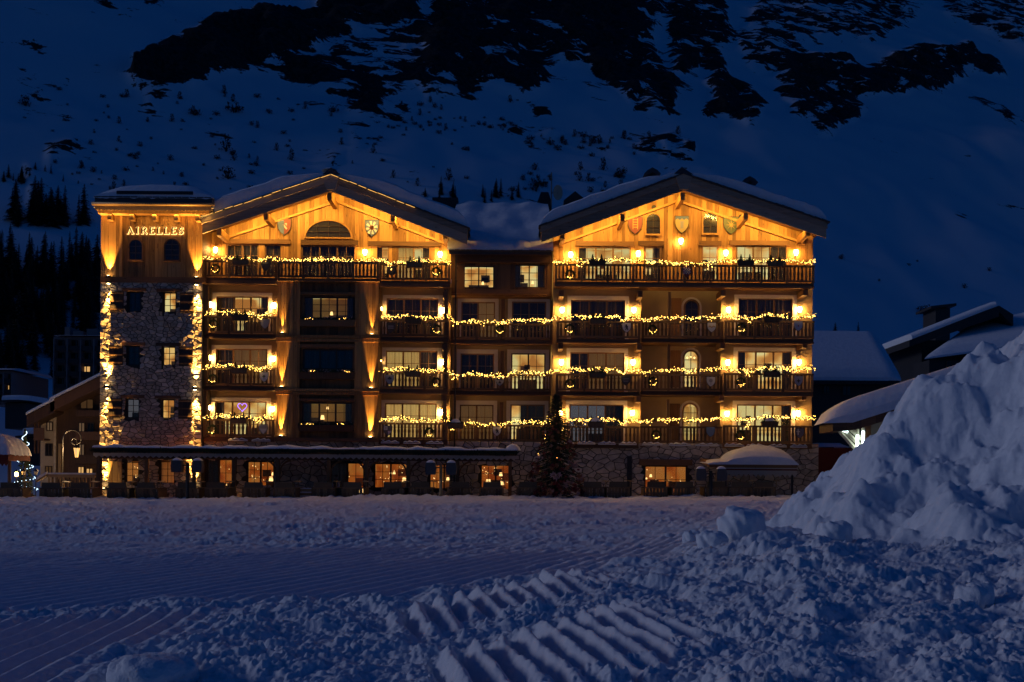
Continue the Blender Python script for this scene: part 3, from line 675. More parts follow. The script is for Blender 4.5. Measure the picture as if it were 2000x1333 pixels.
def gable_roof(T, apex, left, right, Yf, Yb, snow=(.22, .6), lit=False, seed=3, bh=(.30, .82), scallop=()):
    (xa, za), (xl, zl), (xr, zr) = pt(*apex, Yf), pt(*left, Yf), pt(*right, Yf)
    top = lambda x: za+(zl-za)*(xa-x)/(xa-xl) if x < xa else za+(zr-za)*(x-xa)/(xr-xa)
    roof = MB().prism([(xl, zl), (xa, za), (xr, zr), (xr, zr-.28), (xa, za-.28), (xl, zl-.28)], Yf+.08, Yb).build('roof', M['pine_dark'], T)
    for (xe, ze) in ((xl, zl), (xr, zr)):
        s = 1 if xe > xa else -1
        MB().prism([(xa, za-bh[0]+.02), (xe, ze-bh[0]+.02), (xe, ze-bh[1]), (xa, za-bh[1])], Yf-.02, Yf+.06).build('barge_board', M['grey_wood'], T)
        bb = MB().prism([(xa, za+.02), (xe+s*.05, ze+.02), (xe+s*.05, ze-bh[0]), (xa, za-bh[0])], Yf-.08, Yf+.075).build('verge_board', M['grey_wood'], T)
        L = math.hypot(xe-xa, ze-za); n = int(L/.38); a = math.atan2(ze-za, xe-xa)
        for i in range(n+1):                     # slates along the verge
            x = xa+(xe+s*.1-xa)*(i+.5)/(n+1); w = L/n*.62; tilt = a+rnd.uniform(-.07, .02)*s
            if s < 0: tilt = a+math.pi+rnd.uniform(-.02, .07)
            z = top(x)+.075+rnd.uniform(-.012, .012); c, sn = math.cos(tilt), math.sin(tilt); t = .035; y0 = Yf-.16-rnd.uniform(0, .05)
            P = [(x+u*c-v*sn, z+u*sn+v*c) for u, v in ((-w,-t),(w,-t),(w,t),(-w,t))]
            MB().prism(P, y0, Yf+.5).build('slate', M['slate'], roof)
    if lit:
        for (xe, ze), f0, f1 in lit_spans(lit, (xl, zl), (xr, zr)):
            n = max(2, int(abs(xe-xa)*(f1-f0)/.5)); 
            for i in range(n):
                a0 = f0+(f1-f0)*(i+rnd.uniform(0, .08))/n; a1 = f0+(f1-f0)*(i+rnd.uniform(.82, 1.05))/n; jz = rnd.uniform(-.025, .03)
                MB().tube([(xa+(xe-xa)*a0, Yf-.24, za+(ze-za)*a0+.03+jz), (xa+(xe-xa)*a1, Yf-.24, za+(ze-za)*a1+.03+jz)], .010, 4).build('light_strip', M['strip'], roof)
    # snow blanket
    nx, ny = 70, 12; P = []; xs = np.linspace(xl-.12, xr+.12, nx)
    for j in range(ny):
        fy = j/(ny-1); y = Yf-.02+(Yb-Yf)*fy**2
        edge = min(1, (.7+fy*6))
        for x in xs:
            e = min(abs(x-xs[0]), abs(xs[-1]-x)); tt = snow[0]+(snow[1]-snow[0])*min(1, abs(x-xa)/2.6)
            tt *= min(1, (max(e, 0)/.7))**.5*edge**.4
            tt += .07*float(perlin(np.array([x*1.3]), np.array([y*1.1+seed*9]))[0])*min(1, e*3)
            P.append((x, y, top(min(max(x, xl-.12), xr+.12))+.10+max(.0, tt)))
    mb = MB().grid(P, nx, ny)
    front = [(x, Yf-.02, top(x)+.05) for x in xs]; mb.add(front+P[:nx], [(i, i+1, nx+i+1, nx+i) for i in range(nx-1)])
    for k, x in ((0, xs[0]), (nx-1, xs[-1])):
        col_ = [P[j*nx+k] for j in range(ny)]; mb.add([(p[0], p[1], top(x)+.03) for p in col_]+col_, [(j, j+1, ny+j+1, ny+j) for j in range(ny-1)])
    mb.build('roof_snow', M['roof_snow'], T, True)
    return top, (xa, za), (xl, zl), (xr, zr)
def lit_spans(lit, L, R_): return [((L if s == 'l' else R_), a, b) for s, a, b in lit]

# ------------------------------------------------------------------ small things that hang on the hotel
ROWS = {1: 'top balconies', 2: 'upper middle balconies', 3: 'lower middle balconies', 4: 'lowest balconies'}
BAYS = {'LA': 'next to the stone tower', 'LB': 'just past the timber oriel', 'LK': 'on the connecting wing', 'RA': 'by the decorated tree side', 'RB': 'at the arched doors', 'RC': 'at the hotel end corner'}
def wall_lamp(px, py, Yw, label):
    x, z = pt(px, py, Yw-.22); t = thing('wall_lamp', (x, Yw, z-.25), label, 'wall lamp', 'glowing wall lamps of the hotel')
    MB().box(x-.06, x+.06, Yw-.03, Yw-.002, z-.22, z+.12).box(x-.015, x+.015, Yw-.2, Yw-.03, z-.19, z-.16).build('bracket', M['metal'], t)
    MB().tube([(x, Yw-.22, z-.16), (x, Yw-.22, z-.02), (x, Yw-.22, z+.12)], [.06, .12, .10], 8).build('lamp_glass', M['glow'], t, True)
    MB().tube([(x, Yw-.22, z+.121), (x, Yw-.22, z+.22)], [.13, .02], 8).build('lamp_cap', M['metal'], t)
    return t
def up_light(px, py, Y, label, up=True, watts=60, deg=34, lean=.25, reach=3.0):
    x, z = pt(px, py, Y); t = thing('spotlight', (x, Y, z-.08), label, 'spotlight', 'spotlights washing the hotel walls')
    s = 1 if up else -1
    boxo('lamp_housing', M['metal'], t, x-.12, x+.12, Y-.10, Y+.08, z-.11*s if up else z, z if up else z+.11)
    MB().tube([(x, Y, z+.002*s), (x, Y, z+.014*s)], .085, 8).build('lens', M['lens'], t)
    spot((x, Y-.02, z+.03*s), (x, Y+lean, z+s*reach), watts, deg); return t
def garland(px_pts, Y, label, drops=(), density=1.0):
    P = [Vector((pt(px, py, Y)[0], Y, pt(px, py, Y)[1])) for px, py in px_pts]
    seg = [(P[i+1]-P[i]).length for i in range(len(P)-1)]; L = sum(seg)
    def at(s):
        for i, q in enumerate(seg):
            if s <= q or i == len(seg)-1: return P[i].lerp(P[i+1], min(1, s/q))
            s -= q
    t = thing('garland', tuple(P[0]-Vector((0,0,.1))), label, 'garland', 'lit fir garlands on the balcony rails')
    g = MB(); bl = MB(); n = int(L*75)
    for i in range(n):
        s = L*i/n; sag = .035*math.sin(s*2.1)+.03*math.sin(s*5.3+1); c = at(s)+Vector((0, 0, sag))
        d = Vector((rnd.gauss(0, 1), rnd.gauss(0, .8), rnd.gauss(0, 1))).normalized()*rnd.uniform(.09, .17); g.tuft(c+d*.1, d, .022)
    k = int(L*32*density)
    for i in range(k):
        s = rnd.uniform(0, L); sag = .035*math.sin(s*2.1)+.03*math.sin(s*5.3+1); c = at(s)
        bl.octa(c+Vector((rnd.gauss(0,.03), -rnd.uniform(.05,.14), sag+rnd.gauss(0,.065))), rnd.uniform(.012, .021))
    for px, py0, py1 in drops:
        for i in range(7):
            x, z = pt(px+rnd.uniform(-5, 5), py0+(py1-py0)*rnd.random(), Y); bl.octa((x, Y-.12, z), .02)
    kind(g.build('fir_needles', M['green'], t), 'stuff'); kind(bl.build('light_bulbs', M['bulb'], t), 'stuff')
def wreath(px, py, Y, label, r=.25):
    x, z = pt(px, py, Y-.08); t = thing('wreath', (x, Y-.08, z), label, 'wreath', 'fir wreaths hung on the railings')
    g = MB(); b = MB()
    for i in range(420):
        a = rnd.uniform(0, 2*math.pi); c = Vector((x+r*math.cos(a)*.85, Y-.10, z+r*math.sin(a)*.85)); d = Vector((rnd.gauss(0,1), rnd.gauss(0,.7), rnd.gauss(0,1))).normalized()*rnd.uniform(.07,.13); g.tuft(c, d, .025)
    for i in range(13):
        a = math.radians(rnd.gauss(270, 36)); b.octa((x+r*.8*math.cos(a)+rnd.gauss(0,.02), Y-.22, z+r*.8*math.sin(a)+rnd.gauss(0,.025)), .012)
    kind(g.build('fir_needles', M['green'], t), 'stuff'); kind(b.build('light_bulbs', M['bulb'], t), 'stuff')
def planter(px, py, Y, label, w=34, snowy=False):
    x0, x1, z0, z1 = R(px-w/2, py-5, px+w/2, py+5, Y-.3); t = thing('planter_box', ((x0+x1)/2, Y, z0), label, 'planter', 'planter boxes on the railings')
    MB().prism([(x0, z1), (x1, z1), (x1-.06, z0), (x0+.06, z0)], Y-.34, Y-.09).build('box', M['post'], t)
    for sx in (.25, .75):
        g = MB(); x = x0+(x1-x0)*sx
        for i in range(150):
            h = rnd.random(); a = rnd.uniform(0, 6.28); rr = .13*(1-h)+.02
            d = Vector((math.cos(a)*rr, math.sin(a)*rr*.8, .03)); g.tuft((x, Y-.21, z1+h*.36), d, .03)
        g.build('small_fir', M['green'], t)
    g = MB()
    for i in range(120): g.tuft((rnd.uniform(x0+.03, x1-.03), Y-.21+rnd.uniform(-.1,.1), z1), (rnd.uniform(-.05,.05), rnd.uniform(-.06,.03), rnd.uniform(.05,.14)), .03)
    g.build('greenery', M['green'], t)
    if snowy:
        n = 12; P = [(x0+(x1-x0)*i/(n-1)*.6+(x1-x0)*.2, Y-.32+.22*j/5, z1+.05+.22*abs(math.sin(math.pi*i/(n-1)))**.6*abs(math.sin(math.pi*j/5))**.5) for j in range(6) for i in range(n)]
        MB().grid(P, n, 6).build('snow_cap', M['roof_snow'], t, True)
SH = [(-1,1),(1,1),(1,.1),(.86,-.35),(.5,-.78),(0,-1.12),(-.5,-.78),(-.86,-.35),(-1,.1)]
PAINT = {}
def paint(c):
    if c not in PAINT: PAINT[c] = plain('heraldic_paint', c, .6, .1, 20)
    return PAINT[c]
def shield(px, py, Y, label, w=.36, h=.40, field=(.3,.3,.33), marks=(), lean=0):
    x, z = pt(px, py, Y); t = thing('heraldic_shield', (x, Y, z-h), label, 'shield', 'painted heraldic shields on the hotel')
    MB().prism([(x+a*w, z+b*h) for a, b in SH], Y-.05, Y-.002).build('shield_board', M['metal'], t)
    MB().prism([(x+a*w*.93, z+b*h*.93) for a, b in SH], Y-.058, Y-.0505).build('field', paint(field), t)
    for mk in marks:
        c, poly = mk
        MB().prism([(x+a*w, z+b*h) for a, b in poly], Y-.068, Y-.0585).build('charge', paint(c), t)
    return t

# ================================================================== stone tower
YT = -0.3
x0, x1, _, zg = R(193, 562, 391, 985, YT)[0], R(193, 562, 391, 985, YT)[1], 0, -.15
tower = thing('hotel_tower', ((x0+x1)/2, YT+2, 0), 'square corner tower, rubble stone below and lit timber boards with a sign above', 'tower')
rows = [(581, 621), (687, 725), (790, 828)]
TW = []
for (ya, yb) in rows: TW += [(245, ya, 271, yb), (314, ya, 340, yb)]
TW += [(245, 913, 272, 955), (312, 911, 342, 955)]
holes = []
for r_ in TW:
    a, b, c, d_ = R(*r_, YT+.12); holes.append((a-.015, b+.015, c-.015, d_+.015))
zmid = pt(292, 562, YT)[1]; ztop = pt(292, 428, YT)[1]
sw = wall(tower, x0, x1, zg, zmid, holes, YT, YT+.45, 'mortar', 'stone_wall')
boxo('side_wall', M['mortar'], tower, x0, x0+.3, YT+.01, YT+7, zg, zmid-.01)
boxo('side_wall', M['mortar'], tower, x1-.3, x1, YT+.01, YT+7, zg, zmid-.01)
rubble(sw, x0, x1, zg, zmid, holes, YT, .31, 1.6, 4)
specs = [('.', 'grey_glow'), ('L', 'room_y'), ('.', 'grey_glow'), ('L', 'room_y'), ('L', 'grey_glow'), ('L', 'room_y'), ('L', 'room_o'), ('C', 'room_o')]
for r_, (cs, rm) in zip(TW, specs):
    window(tower, r_, YT+.12, cs, 3, 2, rm, 'frame_dark', .07)
for k, (ya, yb) in enumerate(rows):
    for (a, b) in ((233, 279), (300, 349)): pbox('lintel', M['beam'], tower, a, ya-7, b, ya-1, YT-.12, YT+.2)
    for (a, b) in ((209, 236), (346, 373)):
        X0, X1, Z0, Z1 = R(a, ya, b, yb, YT-.13); s = boxo('shutter', M['shutter'], tower, X0, X1, YT-.115, YT-.09, Z0, Z1)
        for q in range(3): boxo('board', M['shutter'], s, X0+(X1-X0)*q/3+.006, X0+(X1-X0)*(q+1)/3-.006, YT-.145, YT-.1155, Z0+.003, Z1-.003)
        for zz in (.12, .52, .9): boxo('batten', M['post'], s, X0+.02, X1-.02, YT-.165, YT-.1455, Z0+(Z1-Z0)*zz-.035, Z0+(Z1-Z0)*zz+.035)
for (a, b) in ((211, 238),):
    X0, X1, Z0, Z1 = R(a, 913, b, 957, YT-.13); s = boxo('shutter', M['shutter'], tower, X0, X1, YT-.115, YT-.09, Z0, Z1)
    for q in range(3): boxo('board', M['tan'], s, X0+(X1-X0)*q/3+.006, X0+(X1-X0)*(q+1)/3-.006, YT-.145, YT-.1155, Z0+.003, Z1-.003)
# timber storey
pbox('floor_beam', M['beam'], tower, 190, 552, 393, 563, YT-.10, YT+.3)
boxo('timber_wall', M['pine_dark'], tower, x0+.01, x1-.01, YT+.03, YT+7, zmid+.2, ztop+.1)
xa = pt(229, 500, YT)[0]; xb = pt(362, 500, YT)[0]
planks(tower, x0, xa, zmid+.27, ztop+.05, [], YT-.02, .21); planks(tower, xb, x1, zmid+.27, ztop+.05, [], YT-.02, .21)
planks(tower, xa, xb, zmid+.27, ztop+.05, [], YT+.03, .23)
for px in (229, 362): pbox('pilaster', M['pine'], tower, px-2.5, 428, px+2.5, 553, YT-.08, YT-.021)
arch_window(tower, (243, 477, 275, 520), YT-.01, 'dark_room', 'pine_dark', .10, mr=3)
arch_window(tower, (314, 477, 346, 520), YT-.01, 'dark_room', 'pine_dark', .06, mr=4)
# cornice, gutter, roof and snow
pbox('cornice', M['pine'], tower, 183, 420, 401, 428, YT-.55, YT+6.9)
pbox('fascia_board', M['gold_metal'], tower, 177, 412, 405, 420, YT-.70, YT+7)
sx0, sx1, sz0, sz1 = R(177, 412, 405, 422, YT-.72); n = 32; pl = [(sx0, sz1), (sx1, sz1)]
for i in range(n, -1, -1):
    pl += [(sx0+(sx1-sx0)*i/n, sz0+.03)] + ([(sx0+(sx1-sx0)*(i-.5)/n, sz0-.03)] if i else [])
MB().prism(pl, YT-.735, YT-.702).build('scalloped_trim', M['gold_metal'], tower)
gx0, gx1, gz0, gz1 = R(171, 406, 410, 412, YT-.85)
MB().tube([(gx0, YT-.8, (gz0+gz1)/2), (gx1, YT-.8, (gz0+gz1)/2)], .10, 10).build('gutter', M['gold_metal'], tower, True)
MB().tube([(gx0+.05, YT-.70, gz0-.10), (gx1-.05, YT-.70, gz0-.10)], .012, 4).build('light_strip', M['strip'], tower)
l0 = R(181, 427, 402, 429, YT-.5); strip_light((l0[0]+.1, YT-.50, l0[2]-.03), (l0[1]-.1, YT-.50, l0[2]-.03), ((l0[0]+l0[1])/2, YT, l0[2]-2.2), 45)
strip_light((gx0+.1, YT-.92, gz0-.55), (gx1-.1, YT-.92, gz0-.55), ((gx0+gx1)/2, YT-.7, gz0+.6), 14)
for px in (206, 249, 293, 336, 378): pbox('bracket', M['pine'], tower, px-4, 428, px+4, 441, YT-.5, YT-.06)
rx0, rx1, rz0, rz1 = R(177, 398, 406, 406, YT-.7)
roof = boxo('roof', M['slate'], tower, rx0, rx1, YT-.72, YT+7, rz0, rz1)
for i in range(16):
    a = rx0+(rx1-rx0)*i/16; MB().box(a, a+(rx1-rx0)/16*.93, YT-.80-rnd.uniform(0,.06), YT-.3, rz1-.005, rz1+.05).build('slate', M['slate'], roof)
nx, ny = 50, 24; P = []
for j in range(ny):
    for i in range(nx):
        u = 2*i/(nx-1)-1; v = 2*j/(ny-1)-1
        e = max(0, 1-abs(u)**3.2)**.6*min(1, .12+3.9*(v+1))**.5*min(1, (1-v)*4)**.5
        P.append((rx0-.05+(rx1-rx0+.1)*i/(nx-1), YT-.78+7.8*j/(ny-1), rz1+.03+e*(.95+.12*min(1, (v+1)*.9))+.04*float(perlin(np.array([u*4+2]), np.array([v*4]))[0])*e))
mb = MB().grid(P, nx, ny); drip = [rz1-.02-.10*max(0, float(perlin(np.array([i*.31]), np.array([3.3]))[0])+.1) for i in range(nx)]
mb.add([(p[0], p[1]-.03, drip[i]) for i, p in enumerate(P[:nx])]+P[:nx], [(i, i+1, nx+i+1, nx+i) for i in range(nx-1)]); mb.build('roof_snow', M['roof_snow'], tower, True)
pbox('snow_guard', M['metal'], tower, 219, 384, 368, 390, YT-.86, YT-.78)
# lights on the tower
for px, s in ((206, 'outer'), (378, 'inner')):
    up_light(px, 551, YT-.22, f'spotlight at the foot of the tower boards, {s} corner, shining up', True, 2000, 42, .26, 3)
    up_light(px, 566, YT-.24, f'spotlight under the tower floor beam, {s} corner, shining down on stone', False, 4000, 36, .30, 3)
    up_light(px, 765, YT-.24, f'spotlight halfway up the tower stone, {s} corner, shining up', True, 4000, 36, .30, 3)
    up_light(px, 771, YT-.24, f'spotlight halfway up the tower stone, {s} corner, shining down', False, 4000, 36, .30, 3)
up_light(204, 966, YT-.24, 'spotlight in the snow at the tower foot, outer corner, shining up', True, 4000, 36, .30, 3)
up_light(378, 966, YT-.24, 'spotlight in the snow at the tower foot, inner corner, shining up', True, 4000, 36, .30, 3)
# the sign: dark letters in front of a glowing outline
GL = {'A': [(-.42,0,-.06,1,.07),(-.10,1,.36,0,.16),(-.30,.36,.24,.36,.06),(-.50,.02,-.28,.02,.06),(.2,.02,.5,.02,.06)],
 'I': [(0,0,0,1,.17),(-.16,.02,.16,.02,.06),(-.16,.98,.16,.98,.06)],
 'R': [(-.28,0,-.28,1,.17),(-.42,.02,-.12,.02,.06),(-.42,.98,.0,.98,.07),(.0,.98,.22,.86,.10),(.24,.86,.24,.64,.15),(.22,.62,.0,.5,.10),(-.28,.5,.05,.5,.07),(-.02,.5,.40,.0,.15)],
 'E': [(-.24,0,-.24,1,.17),(-.38,.02,.34,.02,.07),(-.38,.98,.30,.98,.07),(-.24,.5,.14,.5,.06),(.32,.0,.35,.13,.05),(.29,.88,.30,1,.05)],
 'L': [(-.22,0,-.22,1,.17),(-.38,.02,.36,.02,.07),(-.38,.98,-.04,.98,.06),(.34,.0,.37,.18,.05)],
 'S': [(.26,.76,.24,.97,.06),(.24,.9,.02,.99,.08),(.02,.99,-.2,.9,.10),(-.2,.9,-.24,.72,.13),(-.24,.72,-.08,.56,.15),(-.08,.56,.12,.44,.16),(.12,.44,.26,.27,.15),(.26,.27,.2,.1,.12),(.2,.1,-.02,.01,.09),(-.02,.01,-.26,.12,.07),(-.26,.02,-.28,.28,.06)]}
lx0, lx1, lz0, lz1 = R(239, 455, 353, 468, YT-.1); H = lz1-lz0
sign = thing('hotel_sign', ((lx0+lx1)/2, YT-.1, lz0), 'backlit capital letters of the hotel name on the tower boards', 'sign')
adv = {'A': 1.12, 'I': .66, 'R': 1.1, 'E': .98, 'L': .92, 'S': .86}; word = 'AIRELLES'; tot = sum(adv[c] for c in word); cur = lx0; kx = (lx1-lx0)/tot
for c in word:
    w = adv[c]*kx; cx = cur+w/2; cur += w
    def strokes(grow, ya, yb):
        mb = MB(); k = 0
        for a, b, a2, b2, t in GL[c]:
            p, q = Vector((a*H, b*H)), Vector((a2*H, b2*H)); d = (q-p).normalized(); nn = Vector((-d.y, d.x))*(t*H/2+grow); p -= d*grow; q += d*grow; k += 1
            mb.prism([(cx+v.x, lz0+v.y) for v in (p-nn, q-nn, q+nn, p+nn)], ya-k*.0012, yb)
        return mb
    lt = strokes(0, YT-.155, YT-.12).build('letter', M['black'], sign)
    strokes(.024, YT-.085, YT-.065).build('backlight', M['letter_glow'], lt)

# ================================================================== gabled wing beside the tower
YB, YW = 0.0, 1.4
wx0, wx1 = pt(394, 700, YB)[0], pt(874, 700, YB)[0]
lw = thing('gabled_hotel_wing', ((wx0+wx1)/2, YW, 0), 'wide gabled timber hotel wing with balconies and a central oriel, against the stone tower', 'hotel')
YRF = -.55
topL, A_, L_, R_2 = gable_roof(lw, (637, 350), (388, 437), (905, 450), YRF, 15, (.2, .82), [('l', .0, .98), ('r', .0, .62)], 3)
TOPW = [((435, 485, 499, 548), '..', 'dark_room'), ((511, 485, 543, 548), '.', 'dark_room'), ((582, 485, 688, 548), '...', 'room'), ((727, 485, 754, 548), '<', 'room_y'), ((769, 485, 834, 548), 'C>', 'room')]
LOW = []
for k, dy in enumerate((0, 102.5, 205)):
    LOW.append(((418, 587+dy, 519, 656+dy), ('.L>', '.CC', '<LL')[k], ('room', 'room_dim', 'room')[k]))
    LOW.append(((750, 586+dy, 851, 657+dy), ('...', 'CC.', 'CCC')[k], ('room', 'room', 'room_y')[k]))
holes = []
for r_, *_ in TOPW+LOW:
    a, b, c, d_ = R(*r_, YW+.05); holes.append((a+.01, b-.01, c, d_-.01))
zfl = pt(634, 555, YW)[1]; zgr = pt(634, 868, YW)[1]
gl = lambda x: topL(x)-.28
xt0, xt1 = pt(394, 450, YW)[0], pt(874, 450, YW)[0]
# walls: plaster below, boards on the top storey and gable
wall(lw, xt0, xt1, zgr, zfl, [h for h in holes if h[3] < zfl+.3], YW, YW+.3, 'plaster')
wall(lw, xt0, xt1, zfl, topL(xt0)-.3, [h for h in holes if h[3] >= zfl+.3], YW+.02, YW+.3, 'pine_dark', 'timber_wall')
zz = topL(xt0)-.3
MB().prism([(xt0, zz), (xt1, zz), (xt1, topL(xt1)-.27), (A_[0], A_[1]-.27), (xt0, topL(xt0)-.27)], YW+.02, YW+.2).build('gable_wall', M['pine_dark'], lw)
planks(lw, xt0, xt1, zfl, lambda x: gl(x), [h for h in holes if h[3] >= zfl+.3], YW+.02, .24)
for r_, cs, rm in TOPW: window(lw, r_, YW-.02, cs, 3, 2, rm, 'frame')
for r_, cs, rm in LOW: window(lw, r_, YW+.05, cs, 3, 2, rm, 'frame', lamp=[(.45, .55, .1)] if cs == '<LL' else None)
for k, dy in enumerate((0, 102.5, 205)):
    surround(lw, (410, 580+dy, 527, 657+dy), (418, 587+dy, 519, 656+dy), YW); surround(lw, (743, 580+dy, 860, 658+dy), (750, 586+dy, 851, 657+dy), YW)
for a, b in ((428, 560), (580, 692), (712, 852)): pbox('lintel', M['beam'], lw, a, 475, b, 484, YW-.14, YW+.1)
arch_window(lw, (587, 435, 682, 471), YW-.03, 'dark_room', 'pine', .10, low=True, mr=3, mc=4)
# purlins and rafters under the eaves
for px, py in ((635, 389), (511, 430), (759, 430), (862, 462), (420, 462)):
    X0, X1, Z0, Z1 = R(px-4, py-7, px+4, py+7, YRF+.1); MB().box(X0, X1, YRF+.1, YW, Z0, Z1).build('purlin', M['pine'], lw)
for (xe, ze) in (L_, R_2):
    MB().prism([(A_[0], A_[1]-.80), (xe+(A_[0]-xe)*.08, ze-.80+(A_[1]-ze)*.08), (xe+(A_[0]-xe)*.08, ze-.93+(A_[1]-ze)*.08), (A_[0], A_[1]-.93)], YW-.16, YW-.03).build('rafter', M['pine'], lw)
apx = [pt(*p, YRF-.12) for p in ((619, 352), (637, 343), (653, 352), (646, 376), (629, 376))]; MB().prism(apx, YRF-.14, YRF-.02).build('apex_board', M['grey_wood'], lw)
rc = pt(638, 338, YRF); MB().prism([(rc[0]-.45, rc[1]-.25), (rc[0], rc[1]+.12), (rc[0]+.5, rc[1]-.25)], YRF-.1, 3).build('ridge_cap', M['slate'], lw)
b0 = pt(634, 334, YRF); mb = MB(); nb = 14
MB().grid([(b0[0]-.42+.84*i/(nb-1), YRF-.1+1.6*j/9, b0[1]-.15+.32*abs(math.sin(math.pi*i/(nb-1)))**.5*abs(math.sin(math.pi*(j+.3)/9.6))**.5) for j in range(10) for i in range(nb)], nb, 10).build('ridge_snow', M['roof_snow'], lw, True)
for (xe, ze), w_ in ((L_, 270), (R_2, 285)):
    a, b = Vector((A_[0]+(xe-A_[0])*.06, YRF+.35, A_[1]+(ze-A_[1])*.06-.62)), Vector((A_[0]+(xe-A_[0])*.86, YRF+.35, A_[1]+(ze-A_[1])*.86-.62))
    strip_light(a, b, ((a.x+b.x)/2, YW, (a.z+b.z)/2-1.2), w_)
# balconies
BL = {}
BL['L1a'] = balcony(lw, 394, 535, 519, 547, 563, YB, YW)[1]
BL['L1b'] = balcony(lw, 536, 734, 519, 546, 553, YB-.25, YW)[1]
BL['L1c'] = balcony(lw, 735, 873, 519, 548, 564, YB, YW)[1]
for k, dy in enumerate((0, 101.5, 201)):
    BL[f'LA{k+2}'] = balcony(lw, 396, 534, 628+dy, 657+dy, 670+dy, YB, YW)[1]
    BL[f'LB{k+2}'] = balcony(lw, 738, 872, 630+dy, 658+dy, 671+dy, YB, YW)[1]
    for px in (868,): bracket(lw, px-4, 578+dy, YB+.1, YW)
    for px in (397, 866): pbox('corner_post', M['post'], lw, px-4, 566+dy, px+4, 663+dy, YB+.12, YB+.32)
# oriel
ox0, ox1, oz0, oz1 = R(537, 555, 735, 867, YB-.05)
c0, c1 = pt(582, 700, YB)[0], pt(689, 700, YB)[0]
OW = [((588, 586, 687, 628), '<L>', 'room'), ((588, 688, 687, 727), '...', 'room'), ((588, 792, 687, 831), '<L>', 'room')]
oh = []
for r_, *_ in OW:
    a, b, c, d_ = R(*r_, YB+.30); oh.append((a+.01, b-.01, c+.01, d_-.01))
wall(lw, c0, c1, oz0, oz1, oh, YB+.26, YB+.55, 'pine_dark', 'timber_wall')
boxo('oriel_side', M['pine_dark'], lw, ox0, c0, YB+.02, YW, oz0, oz1); boxo('oriel_side', M['pine_dark'], lw, c1, ox1, YB+.02, YW, oz0, oz1)
zl = [pt(636, y, YB)[1] for y in (866, 776, 765, 673, 660, 555)]
for za, zb in ((zl[0], zl[1]), (zl[2], zl[3]), (zl[4], zl[5])):
    planks(lw, ox0, c0, za, zb, [], YB+.01, .185, 'pine'); planks(lw, c1, ox1, za, zb, [], YB+.01, .185, 'pine')
    planks(lw, c0, c1, za, zb, oh, YB+.25, .2, 'pine_dark')
for k, (r_, cs, rm) in enumerate(OW):
    window(lw, r_, YB+.22, cs, 2 if k else 3, 2, rm, 'frame_dark', .075, lamp=[(.5, .35, .09)] if k == 0 else ([(.35, .3, .12), (.45, .78, .07)] if k == 2 else None))
    pbox('lintel', M['pine_dark'], lw, 581, (576, 678, 784)[k], 689, (581, 685, 789)[k], YB-.02, YB+.25)
for y0_, y1_ in ((660, 666), (667, 673), (765, 770), (771, 777)):
    pbox('moulding', M['pine'], lw, 535-(y0_ in (660, 765)), y0_, 736+(y0_ in (660, 765)), y1_, YB-.16+.05*(y0_ in (667, 771)), YB+.28)
pbox('sill_beam', M['beam'], lw, 535, 861, 737, 868, YB-.1, YB+.3)
for px in (547, 722):
    s = 'tower' if px == 547 else 'far'
    for py, nm in ((657, 'top'), (762, 'middle'), (858, 'bottom')): up_light(px, py, YB-.115, f'small spotlight on the {nm} ledge of the timber oriel, {s} side', True, 650 if nm == 'top' else 1900, 25, .20, 3)
# ground floor of this wing
GLW = [((400, 905, 455, 985), '.L', 'room_o'), ((482, 908, 536, 958), 'LL', 'room_o'), ((645, 908, 712, 985), '.L', 'room_o'), ((730, 908, 796, 958), 'LL', 'room_o'), ((838, 908, 896, 958), 'LL', 'room_o')]
gh = []
for r_, *_ in GLW:
    a, b, c, d_ = R(*r_, YB+.35); gh.append((a, b, c, d_))
gw = wall(lw, wx0, wx1, -.1, zgr+.05, gh, YB+.25, YB+.6, 'mortar', 'stone_wall'); rubble(gw, wx0, wx1, .0, zgr+.02, gh, YB+.25, .44, 1.45, 11, 260)
lampsets = [None, [(.82, .5, .09), (.75, .3, .13)], [(.85, .28, .16)], [(.45, .62, .08), (.55, .62, .08), (.85, .35, .12)], [(.6, .4, .1)]]
for (r_, cs, rm), lm in zip(GLW, lampsets): window(lw, r_, YB+.33, cs, 3, 2, rm, 'frame_dark', .08, 2.2, lamp=lm)
boxo('side_wall', M['plaster'], lw, xt1-.3, xt1-.003, YW+.31, 14, 0, zfl); boxo('side_wall', M['plaster'], lw, xt0+.003, xt0+.3, YW+.31, 14, 0, zfl)
boxo('back_wall', M['dark_room'], lw, xt0, xt1, 14, 14.3, 0, topL(xt0)-.4)
MB().tube([(pt(884, 500, .3)[0], .3, pt(884, 500, .3)[1]), (pt(884, 500, .3)[0], .3, .2)], .05, 6).build('downpipe', M['metal'], lw)
cx0, cx1, cz0, cz1 = R(836, 388, 886, 404, 9); boxo('chimney', M['black'], lw, cx0, cx1, 9, 10, cz0-3, cz1)

# ================================================================== connecting wing
YL, YLW = .7, 2.0
kx0, kx1 = pt(876, 700, YL)[0], pt(1074, 700, YL)[0]
lk = thing('hotel_connecting_wing', ((kx0+kx1)/2, YLW, 0), 'low connecting wing between the two gables, deep snow on its roof', 'hotel')
KT = [((899, 521, 959, 564), 'LL', 'room_y'), ((997, 517, 1058, 562), '<>', 'room_y')]
KL = []
for k, dy in enumerate((0, 101, 201)):
    KL += [((896, 591+dy, 962, 661+dy), ('.C', '..', 'CC')[k], ('room_dim', 'room', 'room_dim')[k]), ((995, 589+dy, 1062, 661+dy), ('..', 'LL', '>.')[k], ('room', 'room', 'room_y')[k])]
hk = [tuple(q) for q in (R(*r_, YL+.35) for r_, *_ in KT)]; hl = [tuple(q) for q in (R(*r_, YLW+.05) for r_, *_ in KL)]
zk1 = pt(975, 574, YL+.3)[1]; zk2 = pt(975, 500, YL+.3)[1]
